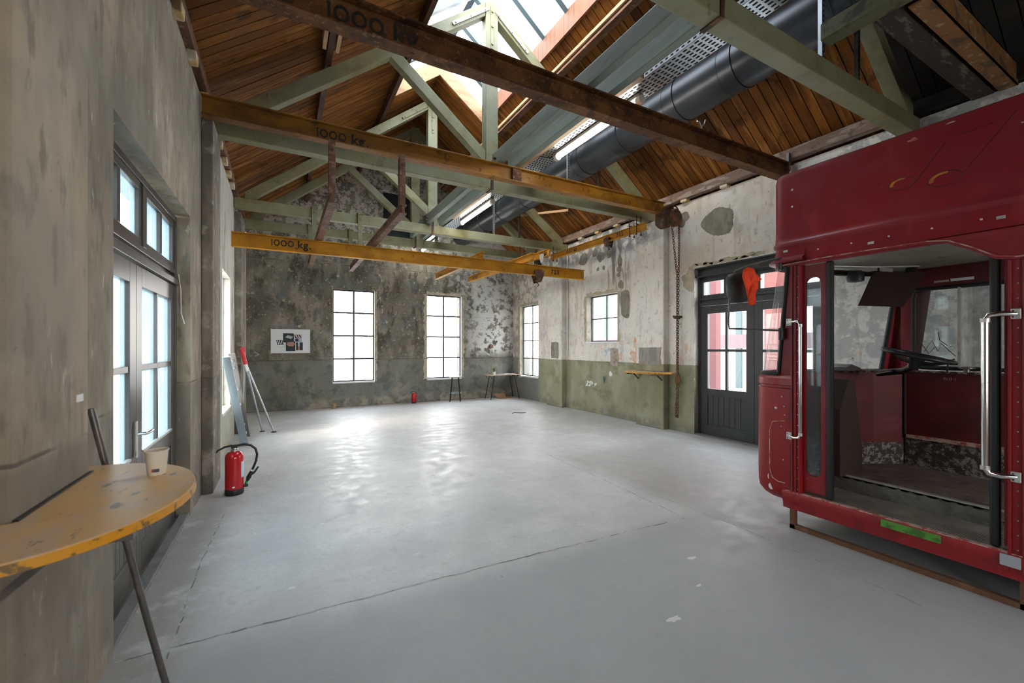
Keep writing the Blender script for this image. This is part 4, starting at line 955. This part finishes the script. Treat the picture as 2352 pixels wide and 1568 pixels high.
for i in range(n + 1):
    for j in range(5):
        x = 5.42 + .78 * i / n; y = 10.67 + .38 * j / 4; z = .703 + .006 * math.sin(i * 1.3 + j); 
        if x > 6.10: z -= (x - 6.112) * 1.2; x = 6.112 + (x - 6.10) * .4
        vs.append((x, y, z + .006))
MB().add(vs, [(i * 5 + j, i * 5 + j + 1, i * 5 + j + 6, i * 5 + j + 5) for i in range(n) for j in range(4)]).build('table_cloth', M_cloth, smooth=True, label='printed cloth lying over the right part of the corner desk', cat='cloth')
pt = empty('plant_pot', (5.33, 10.80, .701), 'small white pot with a green plant on the corner desk', 'plant')
MB().lathe((5.33, 10.80, .701), [(.035, 0), (.042, .09), (.038, .09), (.034, .07), (0, .07)], 16).build('pot', M_white, pt, smooth=True)
lf = MB()
for i in range(16):
    a = random.uniform(0, 6.28); r_ = random.uniform(.03, .07); h = random.uniform(.10, .18)
    p = Vector((5.33, 10.80, .77)); q = p + Vector((r_ * math.cos(a), r_ * math.sin(a), h - .03)); sd = Vector((-math.sin(a), math.cos(a), 0)) * .018
    m_ = p.lerp(q, .6); lf.add([p, m_ + sd, q, m_ - sd], [(0, 1, 2, 3)])
lf.build('foliage', mat('leaf_green', (.10, .17, .04), rough=.5), pt)
MB().box(5.52, 5.98, 10.82, 11.00, .0, .012).add([(5.52, 10.99, .01), (5.84, 10.99, .01), (5.78, 11.06, .13), (5.46, 11.06, .13)], [(0, 1, 2, 3)]).build('cardboard_sheet', M_card, label='folded brown cardboard sheet on the floor under the corner desk', cat='cardboard')
MB().tube([(4.55, 8.3, .005), (4.62, 8.32, .012), (4.75, 8.25, .006), (4.86, 8.22, .01)], .006, 6).build('wire_scrap', M_black, label='bent black wire scrap lying on the floor before the right wall', cat='wire')

# ------------------------------------------------------------------ red bus cab
S = 3.70    # outer face of the near side
bus = empty('bus_cab', (4.3, 1.2, 0), 'cut-off red double-decker bus cab standing on a rusty frame', 'bus cab')
def offset_poly(P, d):
    out = []
    for i, p in enumerate(P):
        a = Vector(P[max(i - 1, 0)]); b = Vector(P[min(i + 1, len(P) - 1)]); t = (b - a).normalized(); nr = Vector((-t.y, t.x)); out.append((p[0] + nr.x * d, p[1] + nr.y * d))
    return out
def smooth_poly(P, it=2):
    for _ in range(it):
        Q = [P[0]]
        for a, b in zip(P, P[1:]):
            Q += [(a[0] * .75 + b[0] * .25, a[1] * .75 + b[1] * .25), (a[0] * .25 + b[0] * .75, a[1] * .25 + b[1] * .75)]
        P = Q + [P[-1]]
    return P
def loft(rings, mb=None):
    mb = mb or MB(); n = len(rings[0]); vs = [p for r in rings for p in r]
    return mb.add(vs, [(k * n + i, k * n + i + 1, (k + 1) * n + i + 1, (k + 1) * n + i) for k in range(len(rings) - 1) for i in range(n - 1)])
def shell(P, levels, mb=None):
    return loft([[(x, y, z) for x, y in offset_poly(P, o)] for z, o in levels], mb)
XF = 5.20   # outer face of the far side
HP = smooth_poly([(S, -.35), (S, 1.4), (S, 1.92), (S, 2.06), (3.82, 2.13), (4.1, 2.10), (4.6, 1.95), (5.1, 1.74), (XF, 1.66), (XF, 1.4), (XF, -.35)])
# header (upper panel) with rounded top, moulding and soffit lip
hd = shell(HP, [(2.165, -.02), (2.165, 0), (2.185, .006), (2.195, 0), (2.33, 0), (2.345, .014), (2.365, .016), (2.38, .004), (2.42, 0), (2.90, 0), (2.945, -.012), (2.96, -.035)])
hd.add([(x, y, 2.96) for x, y in offset_poly(HP, -.035)], [tuple(range(len(HP)))])
for p in range(0): pass
H = hd.build('upper_panel', M_red, bus, smooth=True)
# drip ledge lip under the front corner
HL = [p for p in HP if p[1] > 1.80]
shell(HL, [(2.20, .0), (2.205, .045), (2.22, .050), (2.25, .01), (2.32, 0)]).build('front_lip', M_red, bus, smooth=True)
# rivets and old fittings on the header
def rivet(y, z, r, x=S, par=None): MB().lathe((x, y, z), [(r, .0), (r, -.002), (r * .55, -.005)], 8, 'x').build('rivet', M_cast, par or bus)
for y in [0.64 + i * .22 for i in range(6)]: rivet(y, 2.27, .007)
for z in (2.80, 2.66): rivet(1.93, z, .009)
for y, z in ((1.98, 2.30), (1.40, 2.245), (.78, 2.26)): MB().box(S - .006, S, y - .018, y + .018, z - .009, z + .009).build('small_clip', M_cast, bus)
# faded circles and pencil lines on the panel
for cy, cz, ry, rz in ((1.23, 2.612, .068, .040), (1.02, 2.573, .078, .046)):
    q = MB(); n = 32
    q.tube([(S - .001, cy + ry * math.cos(2 * PI * i / n), cz + rz * math.sin(2 * PI * i / n)) for i in range(n)], .0015, 4, closed=True); q.build('drawn_circle', M_rubber, bus)
    q = MB(); arc = [R(a) for a in range(75, 200, 8)]
    q.add([(S - .0015, cy + s_ * ry * math.cos(PI - a) * -1 * -1, cz + s_ * rz * math.sin(a)) for a in arc for s_ in (.95, .68)], [(2 * i, 2 * i + 2, 2 * i + 3, 2 * i + 1) for i in range(len(arc) - 1)])
    q.build('yellow_trace', M_goldp, bus)
pl = MB()
for a, b in (((1.16, 2.60), (1.02, 2.80)), ((.94, 2.575), (.72, 2.86)), ((.80, 2.83), (.98, 2.825))): pl.bar((S - .001, a[0], a[1]), (S - .001, b[0], b[1]), .001, .0018)
pl.build('pencil_line', M_rubber, bus)
ch = MB()
for y, z, ry, rz in ((1.17, 2.885, .035, .014), (.99, 2.915, .03, .008), (.70, 2.78, .008, .006), (1.34, 2.62, .006, .006), (1.6, 2.40, .03, .004), (1.2, 2.395, .05, .004)):
    n = 12; ch.add([(S - .0012, y + ry * random.uniform(.4, 1) * math.cos(2 * PI * i / n), z + rz * random.uniform(.4, 1) * math.sin(2 * PI * i / n)) for i in range(n)], [tuple(range(n))])
ch.build('paint_chip', M_worn, bus)
# underside moulding: pale-edged rim of the entrance, dipping to the rear pillar
rim = [(S - .004, 2.04, 2.178), (S - .004, 1.7, 2.188), (S - .004, 1.4, 2.188), (S - .004, 1.1, 2.182), (S - .004, 1.0, 2.165), (S - .004, .90, 2.105), (S - .004, .80, 2.03), (S - .004, .72, 2.012), (S - .004, .2, 2.012), (S - .004, -.3, 2.012)]
MB().tube(rim, .012, 8).build('entrance_moulding', M_red, bus, smooth=True)
MB().tube([(x - .010, y, z + .006) for x, y, z in rim], .004, 6).build('moulding_edge', M_worn, bus, smooth=True)
MB().prism([(1.10, 2.175), (1.0, 2.16), (.90, 2.10), (.80, 2.03), (.72, 2.012), (-.35, 2.012), (-.35, 2.20), (1.10, 2.20)], 'x', S, S + .03).build('header_infill', M_red, bus)
# ceiling lining
CL = offset_poly(HP, -.03)
MB().prism([p for p in CL], 'z', 2.205, 2.23).build('ceiling_lining', M_busceil, bus)
MB().bar((4.15, 1.85, 2.19), (4.75, 1.66, 2.18), .05, .03).tube([(4.0, 1.9, 2.19), (4.4, 1.6, 2.17), (4.7, 1.45, 2.18)], .006, 6).tube([(4.4, .95, 2.18), (4.1, .85, 2.19)], .006, 6).box(4.30, 4.62, .95, .957, 2.203, 2.206).build('ceiling_fittings', M_cast, bus)
MB().lathe((4.46, 1.80, 2.10), [(.0, .10), (.04, .10), (.05, .06), (.065, .02), (.06, -.02), (0, -.03)], 16).build('ceiling_speaker', M_rubber, bus, smooth=True)
# lower nose
NP = smooth_poly([(S, 1.93), (S, 2.08), (3.72, 2.20), (3.80, 2.28), (3.98, 2.27), (4.5, 2.10), (5.05, 1.86), (XF, 1.78), (XF, 1.6)])
NQ = offset_poly(NP, -.02)
nose = shell(NP, [(.19, -.10), (.22, -.05), (.27, -.01), (.33, 0), (.80, .004), (1.15, 0), (1.155, -.008), (1.175, -.008), (1.18, .004), (1.235, 0), (1.255, -.02), (1.27, -.035)])
nose.build('nose_panel', M_red, bus, smooth=True)
MB().tube([(S - .006, 1.985, .36), (S - .006, 2.04, .36), (S + .0, 2.09, .38), (S + .004, 2.115, .45), (S + .004, 2.115, .78), (S, 2.09, .86), (S - .006, 1.99, .88)], .004, 6).build('pressed_outline', M_worn, bus, smooth=True)
MB().box(S - .003, S + .003, 1.925, 1.945, .28, 1.17).build('panel_gap', M_rubber, bus)
for z in (1.08, 1.0, .93, .83, .55): rivet(2.0 + random.uniform(-.02, .02), z, .006)
rivet(2.06, .98, .012)
q = MB(); n = 14
for (y, z, ry, rz) in ((2.10, .30, .025, .03), (2.12, .38, .012, .03)): q.add([(S + .012 - .01 * math.cos(2 * PI * i / n), y + ry * math.cos(2 * PI * i / n), z + rz * math.sin(2 * PI * i / n)) for i in range(n)], [tuple(range(n))])
q.build('worn_patch', M_white, bus)
# windscreen between nose and header, leaning back
nS = [p for p in offset_poly(NP, -.035)]
TP = smooth_poly([(S, 1.93), (S, 1.97), (3.705, 2.03), (3.76, 2.085), (3.95, 2.075), (4.5, 1.93), (5.05, 1.70), (XF - .02, 1.64), (XF - .02, 1.5)])
def ringat(t, z):
    m = len(nS); out = []
    for i in range(m):
        out.append((nS[i][0] * (1 - t) + TP[i][0] * t, nS[i][1] * (1 - t) + TP[i][1] * t, z))
    return out
scr = [ringat(k / 6, 1.27 + .90 * k / 6) for k in range(7)]
i0, i1 = 5, len(nS) - 9
loft([r[i0:i1] for r in scr]).build('windscreen', M_glassbus, bus, smooth=True)
MB().tube([scr[0][i] for i in range(i0, i1)], .022, 8).tube([scr[k][i0] for k in range(7)], .018, 8).tube([scr[k][i1 - 1] for k in range(7)], .020, 8).tube([scr[6][i] for i in range(i0, i1)], .018, 8).build('windscreen_seal', M_rubber, bus, smooth=True)
loft([r[:i0 + 1] for r in scr]).build('corner_pillar', M_red, bus, smooth=True)
loft([r[i1 - 1:] for r in scr]).build('far_pillar', M_red, bus, smooth=True)
# ribbed front pillar beside the entrance
pf = MB()
pf.box(S - .004, S + .07, 1.865, 1.935, .18, 2.18)
for y in (1.872, 1.90, 1.928): pf.box(S - .014, S - .004, y - .006, y + .006, .20, 2.17)
pf.build('front_pillar', M_red, bus, bevel=.003)
for i in range(22): rivet(1.886, .25 + i * .087, .0045, S - .004)
# folded door leaves with tall rounded windows
def bus_door(y0, y1, x, name='folded_door'):
    zb, zt = .33, 2.16; wy0, wy1, wz0, wz1 = y0 + .035, y1 - .012, .46, 2.06; rr = .05
    o = MB(); 
    o.box(x, x + .03, y0, wy0, zb, zt).box(x, x + .03, wy1, y1, zb, zt).box(x, x + .03, wy0, wy1, zb, wz0).box(x, x + .03, wy0, wy1, wz1, zt)
    for cy, cz, sy, sz in ((wy0, wz0, 1, 1), (wy1, wz0, -1, 1), (wy0, wz1, 1, -1), (wy1, wz1, -1, -1)):
        pts = [(cy, cz)] + [(cy + sy * rr * (1 - math.sin(a)), cz + sz * rr * (1 - math.cos(a))) for a in [PI / 2 * i / 6 for i in range(7)]]
        o.prism(pts, 'x', x, x + .03)
    d = o.build(name, M_red, bus)
    MB().box(x + .012, x + .016, wy0, wy1, wz0, wz1).build('door_pane', M_glassbus, d)
    return d
bus_door(1.70, 1.862, S + .035)
bus_door(.70, .775, S + .035)
for y in (1.675, .812):
    MB().box(S + .02, S + .065, y - .022, y + .022, .31, 2.17).build('rubber_edge', M_rubber, bus, bevel=.012)
# rear pillar and body side behind the entrance
rp_ = MB().box(S - .004, S + .06, -.35, .755, .18, 2.02)
for y in (.745, .69, .655, .40): rp_.box(S - .016, S - .004, y - .007, y + .007, .20, 2.00)
rp_.build('rear_pillar', M_red, bus, bevel=.004)
for i in range(21): rivet(.715, .25 + i * .085, .004, S - .004)
# sill, step, riser, floor
sk = MB(); prof = [(S + .03, .305), (S - .01, .305), (S - .022, .296), (S - .026, .27), (S - .016, .235), (S - .006, .205), (S - .002, .16), (S + .03, .16)]
vs = [(x, y, z) for y in (2.00, -.35) for x, z in prof]; n = len(prof)
sk.add(vs, [(i, i + 1, n + i + 1, n + i) for i in range(n - 1)] + [tuple(range(n)), tuple(range(2 * n - 1, n - 1, -1))])
SK_ = sk.build('entrance_sill', M_redworn, bus, smooth=True)
MB().box(S - .012, S + .03, -.30, 1.98, .303, .309).build('sill_edge', M_worn, bus)
MB().box(S - .0285, S - .0235, 1.03, 1.335, .247, .298).build('green_patch', M_greenp, bus, bevel=.001)
MB().box(S - .030, S - .022, .70, .78, .235, .30).build('grey_patch', M_greyp, bus, bevel=.001)
MB().box(S + .02, 4.14, -.35, 1.93, .285, .302).build('step_plate', M_step, bus)
MB().box(4.14, 4.155, -.35, 1.95, .285, .42).build('step_riser', M_tread, bus)
tr = MB(); i = 0; y = -.3
while y < 1.9:
    for j in range(4):
        z = .312 + j * .03; s_ = 1 if (i + j) % 2 else -1
        tr.bar((4.138, y, z - .010), (4.138, y + .020 * s_, z + .010), .004, .006)
        tr.bar((4.138, y + .012, z - .010), (4.138, y + .012 + .020 * s_, z + .010), .004, .004)
    y += .038; i += 1
tr.build('tread_pattern', M_tread, bus)
MB().box(4.135, 4.17, -.35, 1.95, .417, .427).build('riser_nosing', M_cast, bus)
IN = [(3.78, -.35), (3.78, .0)]
FP = [(3.74, 2.06), (3.84, 2.16), (4.42, 1.965), (4.80, 1.80), (5.07, 1.64), (5.07, -.35), (4.14, -.35), (4.14, 1.93), (3.74, 1.93)]
MB().prism(FP, 'z', .40, .42).build('cab_floor', M_busfloor, bus)
# inner lining: dash wall and far side wall with scuffed kick band
DW = [(3.76, 2.05), (3.86, 2.14), (4.10, 2.07), (4.42, 1.965), (4.80, 1.80), (5.06, 1.655)]
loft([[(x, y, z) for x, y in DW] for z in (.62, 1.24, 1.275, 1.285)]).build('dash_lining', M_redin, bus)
loft([[(x, y, z) for x, y in DW] for z in (.42, .62)]).build('kick_panel', M_scuff, bus)
dsh = MB().prism(DW + [(5.15, 1.70), (5.10, 1.78), (4.5, 2.06), (4.0, 2.22), (3.80, 2.22), (3.73, 2.10)], 'z', 1.262, 1.285); dsh.build('dash_shelf', M_scuff, bus)
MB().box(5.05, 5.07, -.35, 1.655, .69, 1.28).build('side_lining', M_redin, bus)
MB().box(5.04, 5.07, -.35, 1.655, .42, .67).build('kick_panel', M_scuff, bus)
MB().box(5.02, 5.07, -.35, 1.64, .67, .70).build('lining_rail', M_worn, bus)
MB().box(5.02, 5.07, -.35, 1.655, 1.272, 1.288).build('side_ledge', M_scuff, bus)
MB().cyl((5.04, 1.655, .70), (5.04, 1.655, 1.27), .012, n=8).build('corner_strip', M_rubber, bus)
MB().box(XF - .02, XF, -.35, 1.70, .20, 1.28).build('far_side_panel', M_red, bus)
tx = MB(); text_mesh(tx, 'RLD J', .030, face_mtx((5.0485, 1.40, 1.215), '-x'), depth=.0004, spacing=1.1); tx.build('painted_letters', mat('faint_pink_letters', (.55, .30, .32), rough=.7), bus)
# driver-side box (engine hump) on the left inside
# far side window
fw = MB(); wy0, wy1, wz0, wz1, rr = .2, 1.615, 1.31, 2.0, .07
fw.box(5.06, 5.10, 1.55 + .045, 1.69, 1.28, 2.18)
fw.build('window_post', M_red, bus)
hw = MB().box(5.055, 5.10, -.35, 1.66, 2.035, 2.205); hw.build('window_header', M_redin, bus)
q = MB().tube([(5.06, 1.2, 1.315), (5.06, 1.54, 1.315), (5.06, 1.585, 1.33), (5.06, 1.60, 1.38), (5.06, 1.60, 1.94), (5.06, 1.585, 2.0), (5.06, 1.54, 2.02), (5.06, 1.2, 2.02), (5.06, -.3, 2.02)], .018, 8)
q.tube([(5.06, 1.3, 1.315), (5.06, -.3, 1.315)], .016, 8); q.build('window_seal', M_rubber, bus, smooth=True)
MB().box(5.045, 5.075, 1.292, 1.312, 1.33, 2.01).build('window_divider', M_cast, bus)
MB().box(5.078, 5.082, -.33, 1.60, 1.30, 2.035).build('side_pane', M_glassbus, bus)
gr = MB(); X_ = 5.073
for pts in ([(1.57, 1.52), (1.59, 1.55), (1.57, 1.56), (1.56, 1.52)], [(1.55, 1.53), (1.50, 1.44), (1.46, 1.50)], [(1.53, 1.46), (1.48, 1.56), (1.44, 1.46), (1.42, 1.53), (1.33, 1.42)], [(1.44, 1.63), (1.43, 1.56), (1.38, 1.51)], [(1.37, 1.50), (1.35, 1.505)]):
    gr.tube([(X_, y, z) for y, z in pts], .0028, 5)
gr.build('graffiti', M_rubber, bus)
MB().box(5.050, 5.055, 1.365, 1.46, 2.065, 2.083).build('sticker', mat('faded_sticker', (.40, .35, .30), rough=.6), bus)
MB().box(5.050, 5.055, 1.215, 1.355, 2.065, 2.088).build('sticker', M_paper, bus)
# sun visor
MB().add([(4.60, 1.72, 2.17), (5.03, 1.50, 2.17), (4.90, 1.62, 1.86), (4.52, 1.80, 1.87)], [(0, 1, 2, 3)]).add([(4.605, 1.728, 2.17), (5.035, 1.508, 2.17), (4.905, 1.628, 1.86), (4.525, 1.808, 1.87)], [(3, 2, 1, 0)]).build('sun_visor', mat('brown_visor', (.04, .026, .024), rough=.9, spec=.1), bus)
MB().box(4.58, 4.64, 1.68, 1.74, 2.16, 2.205).box(4.86, 4.92, 1.53, 1.59, 2.16, 2.205).build('visor_hinge', M_rubber, bus)
# steering wheel
sw = empty('steering_wheel', (4.50, 1.40, 1.43)); sw.parent = bus; sw.location = Vector((4.50, 1.40, 1.43)) - bus.location
tl = Matrix.Rotation(R(-14), 4, Vector((.889, -.457, 0))) if False else Matrix.Rotation(R(15), 4, Vector((1, .2, 0)).normalized())
cw = Vector((4.50, 1.40, 1.43)); P_ = lambda x, y, z: cw + (tl @ Vector((x, y, z)))
MB().tube([P_(.22 * math.cos(2 * PI * i / 40), .22 * math.sin(2 * PI * i / 40), 0) for i in range(40)], .016, 10, closed=True).build('wheel_rim', M_rubber, sw, smooth=True)
q = MB()
for a in (35, 145, 270): q.tube([P_(0, 0, -.06), P_(.10 * math.cos(R(a)), .10 * math.sin(R(a)), -.045), P_(.20 * math.cos(R(a)), .20 * math.sin(R(a)), 0)], [.022, .016, .010], 8)
q.tube([P_(0, 0, -.11), P_(0, 0, -.02)], [.03, .055], 16); q.build('spokes', M_rubber, sw, smooth=True)
MB().tube([P_(0, 0, -.09), (4.55, 1.50, 1.30), (4.62, 1.70, 1.27)], [.028, .026, .03], 12).build('steering_column', M_rubber, bus, smooth=True)
MB().tube([(4.56, 1.55, 1.31), (4.47, 1.66, 1.27)], .008, 6).tube([(4.95, 1.35, 1.28), (4.90, 1.33, 1.36), (4.93, 1.30, 1.40)], .007, 6).lathe((4.98, 1.24, 1.29), [(.02, 0), (.02, .025), (.05, .03), (.05, .04), (0, .045)], 14).build('levers', M_steelgrey, bus, smooth=True)
MB().prism([(4.28, 1.29), (4.30, 1.335), (4.36, 1.35), (4.50, 1.32), (4.56, 1.29)], 'y', 1.78, 1.93).build('instrument_box', M_steelgrey, bus, bevel=.01)
# brown side box on the left inside the cab
MB().prism([(4.06, .42), (4.06, .98), (4.20, 1.22), (4.30, 1.22), (4.36, .95), (4.44, .60), (4.44, .42)], 'y', 1.74, 1.90).build('gear_cover', mat('dark_brown_cover', (.028, .016, .010), rough=.8), bus, bevel=.01)
# grab rails
def grab(y, ysd, z0, z1, r, name='grab_rail'):
    g = empty(name, (S, y, z0)); g.parent = bus; g.location = Vector((S, y, z0)) - bus.location
    yo = y + ysd
    MB().tube([(S - .01, y, z1), (S - .045, y + ysd * .5, z1 + .004), (S - .06, yo - ysd * .12, z1 - .004), (S - .064, yo, z1 - .035)], r * .92, 12).build('upper_elbow', M_chrome, g, smooth=True)
    MB().tube([(S - .01, y, z0), (S - .045, y + ysd * .5, z0 - .004), (S - .06, yo - ysd * .12, z0 + .004), (S - .064, yo, z0 + .035)], r * .92, 12).build('lower_elbow', M_chrome, g, smooth=True)
    MB().tube([(S - .064, yo, z1 - .03), (S - .064, yo, z0 + .03)], r, 14).build('rail_tube', M_chrome, g, smooth=True)
    MB().tube([(S - .064, yo, z1 - .045), (S - .064, yo, z1 - .022)], r * 1.2, 14).build('collar', M_cast, g, smooth=True)
    MB().tube([(S - .064, yo, z0 + .045), (S - .064, yo, z0 + .022)], r * 1.2, 14).build('collar', M_cast, g, smooth=True)
    for z in (z0, z1):
        b = MB().box(S - .024, S - .004, y - .020, y + .020, z - .030, z + .030).build('bracket', M_cast, g, bevel=.004)
        MB().lathe((S - .024, y + .010, z + .018), [(.004, -.001), (.004, .001)], 8, 'x').lathe((S - .024, y + .010, z - .018), [(.004, -.001), (.004, .001)], 8, 'x').build('screw_hole', M_hole, g)
grab(1.945, -.11, .765, 1.705, .0125)
grab(.72, .11, .755, 1.690, .0175)
# mirror arm and mirror
ma = empty('mirror_arm', (S, 2.0, 1.65)); ma.parent = bus; ma.location = Vector((S, 2.0, 1.65)) - bus.location
MB().tube([(S - .0, 2.02, 2.24), (S - .03, 2.04, 2.245), (3.66, 2.12, 2.24), (3.60, 2.24, 2.215), (3.545, 2.32, 2.18), (3.525, 2.35, 2.12), (3.53, 2.37, 1.95), (3.535, 2.385, 1.72), (3.55, 2.385, 1.665), (3.60, 2.28, 1.66), (3.66, 2.10, 1.645), (S - .015, 2.03, 1.64)], .0085, 10).build('arm_tube', M_steelgrey, ma, smooth=True)
MB().lathe((S - .012, 2.01, 1.61), [(.018, -.035), (.020, 0), (.016, .03)], 12).lathe((S - .012, 2.02, 2.20), [(.018, -.05), (.018, .05)], 12).box(S - .02, S, 1.99, 2.03, 1.56, 1.66).build('pivot', M_rubber, ma, bevel=.003)
mh = MB(); n = 28; cy, cz = 2.28, 2.02
def mp(a, off, sc_):
    c_, s_ = math.cos(a), math.sin(a); k = 1 / (abs(c_) ** 3.2 + abs(s_) ** 3.2) ** (1 / 3.2)
    lx, lz = .085 * c_ * k * sc_, .135 * s_ * k * sc_
    return Vector((3.505 + .60 * lx + off * .5, cy - .10 - .75 * lx + off * .8 + .10 + lz * .10, cz + lz))
rings = [[mp(2 * PI * i / n, o, s_) for i in range(n)] for o, s_ in ((.03, .9), (.02, 1.0), (-.01, .98), (-.035, .80), (-.045, .4))]
vs = [p for r in rings for p in r]
mh.add(vs, [(k * n + i, k * n + (i + 1) % n, (k + 1) * n + (i + 1) % n, (k + 1) * n + i) for k in range(4) for i in range(n)] + [tuple(range(n)), tuple(range(4 * n, 5 * n))])
mh.build('mirror_housing', M_mirror, ma, smooth=True)
# orange cloth draped over the mirror (two-sided, thin, folded)
pts = [(1711, 628), (1722, 622), (1738, 630), (1741, 640), (1757, 655), (1748, 660), (1747, 676), (1741, 690), (1742, 718), (1733, 722), (1725, 721), (1722, 705), (1716, 680), (1707, 645)]
cq, sq = math.cos(R(28.71)), math.sin(R(28.71)); vs = []
OC = [(0.0, .0), (.035, .022), (.085, .002), (.095, -.035), (.148, -.085), (.118, -.10), (.115, -.155), (.098, -.20), (.10, -.285), (.072, -.30), (.045, -.295), (.037, -.24), (.018, -.165), (-.012, -.055)]
cen = (.06, -.12); ox, oy, oz = 3.40, 2.16, 2.15; ex, ey = .80, -.60
def cp(a, z, d): return (ox + a * ex + d * .6, oy + a * ey + d * .8, oz + z)
rng = [[cp(cen[0] + (a - cen[0]) * f, cen[1] + (z - cen[1]) * f, d_ * math.sin(i * 1.9) * .012 - .012 * (1 - f)) for i, (a, z) in enumerate(OC)] for f, d_ in ((1, .6), (.66, 1), (.33, 1), (.02, 0))]
n = len(OC); vs = [p for r in rng for p in r]
oc = MB().add(vs, [(k * n + i, k * n + (i + 1) % n, (k + 1) * n + (i + 1) % n, (k + 1) * n + i) for k in range(3) for i in range(n)]).build('orange_cloth', M_orange, smooth=True, label='bright orange cloth draped over the bus mirror', cat='cloth')
so = oc.modifiers.new('thick', 'SOLIDIFY'); so.thickness = .004
# rusty stand under the cab
stn = empty('steel_stand', (3.72, 1.3, 0), 'low rusty steel frame on the floor carrying the red bus cab', 'frame')
for y in (1.93, .69):
    MB().box(3.70, 3.74, y - .02, y + .02, 0, .159).build('leg', mat('rust_frame', (.16, .07, .035), [L((.24, .12, .07), 9, .55, .08, .7)], rough=.7), stn, bevel=.002)
MB().box(3.70, 3.74, -.3, 1.95, 0, .035).build('floor_rail', bpy.data.materials['rust_frame'], stn, bevel=.002)
for y in (1.93, .69): MB().box(5.0, 5.04, y - .02, y + .02, 0, .20).build('leg', bpy.data.materials['rust_frame'], stn)
MB().box(5.0, 5.04, -.3, 1.95, 0, .035).box(3.74, 5.0, 1.86, 1.89, .165, .199).box(3.74, 5.0, .675, .705, .165, .199).build('floor_rail', bpy.data.materials['rust_frame'], stn)
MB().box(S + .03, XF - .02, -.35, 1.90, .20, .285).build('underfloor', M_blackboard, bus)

# ------------------------------------------------------------------ outside, seen through the right door
fc = empty('building_facade', (16, 8, -.14), 'pale office facade with teal frames outside the right door', 'building')
MB().box(16, 16.4, 2, 20, -.14, 7).build('facade_wall', M_facade, fc)
for i in range(9):
    MB().box(15.9, 16, 10.2 + i * 1.3, 10.42 + i * 1.3, -.14, 7).build('mullion', M_teal, fc)
MB().box(15.88, 16, 3, 20, 1.45, 2.0).build('floor_band', mat('mauve_band', (.09, .06, .07), rough=.6), fc)
for i, (x, y) in enumerate(((10.5, 7.45), (12.5, 7.1))):
    MB().box(x, x + .2, y, y + .2, -.14, 6.5).build('steel_column', M_beamred, label=('maroon steel column outside, seen through the left pane of the right door', 'maroon steel column outside, partly hidden by the bus windscreen')[i], cat='column')
MB().box(9.0, 9.3, 4.85, 5.2, -.14, 4.2).build('red_container', M_pink, label='pinkish red painted steel block outside behind the right door', cat='container')
MB().bar((9.5, 6.02, -.14), (9.6, 5.98, 1.5), .05, .10).build('leaning_plank', M_desk, label='pale yellow plank standing outside behind the right door', cat='plank')
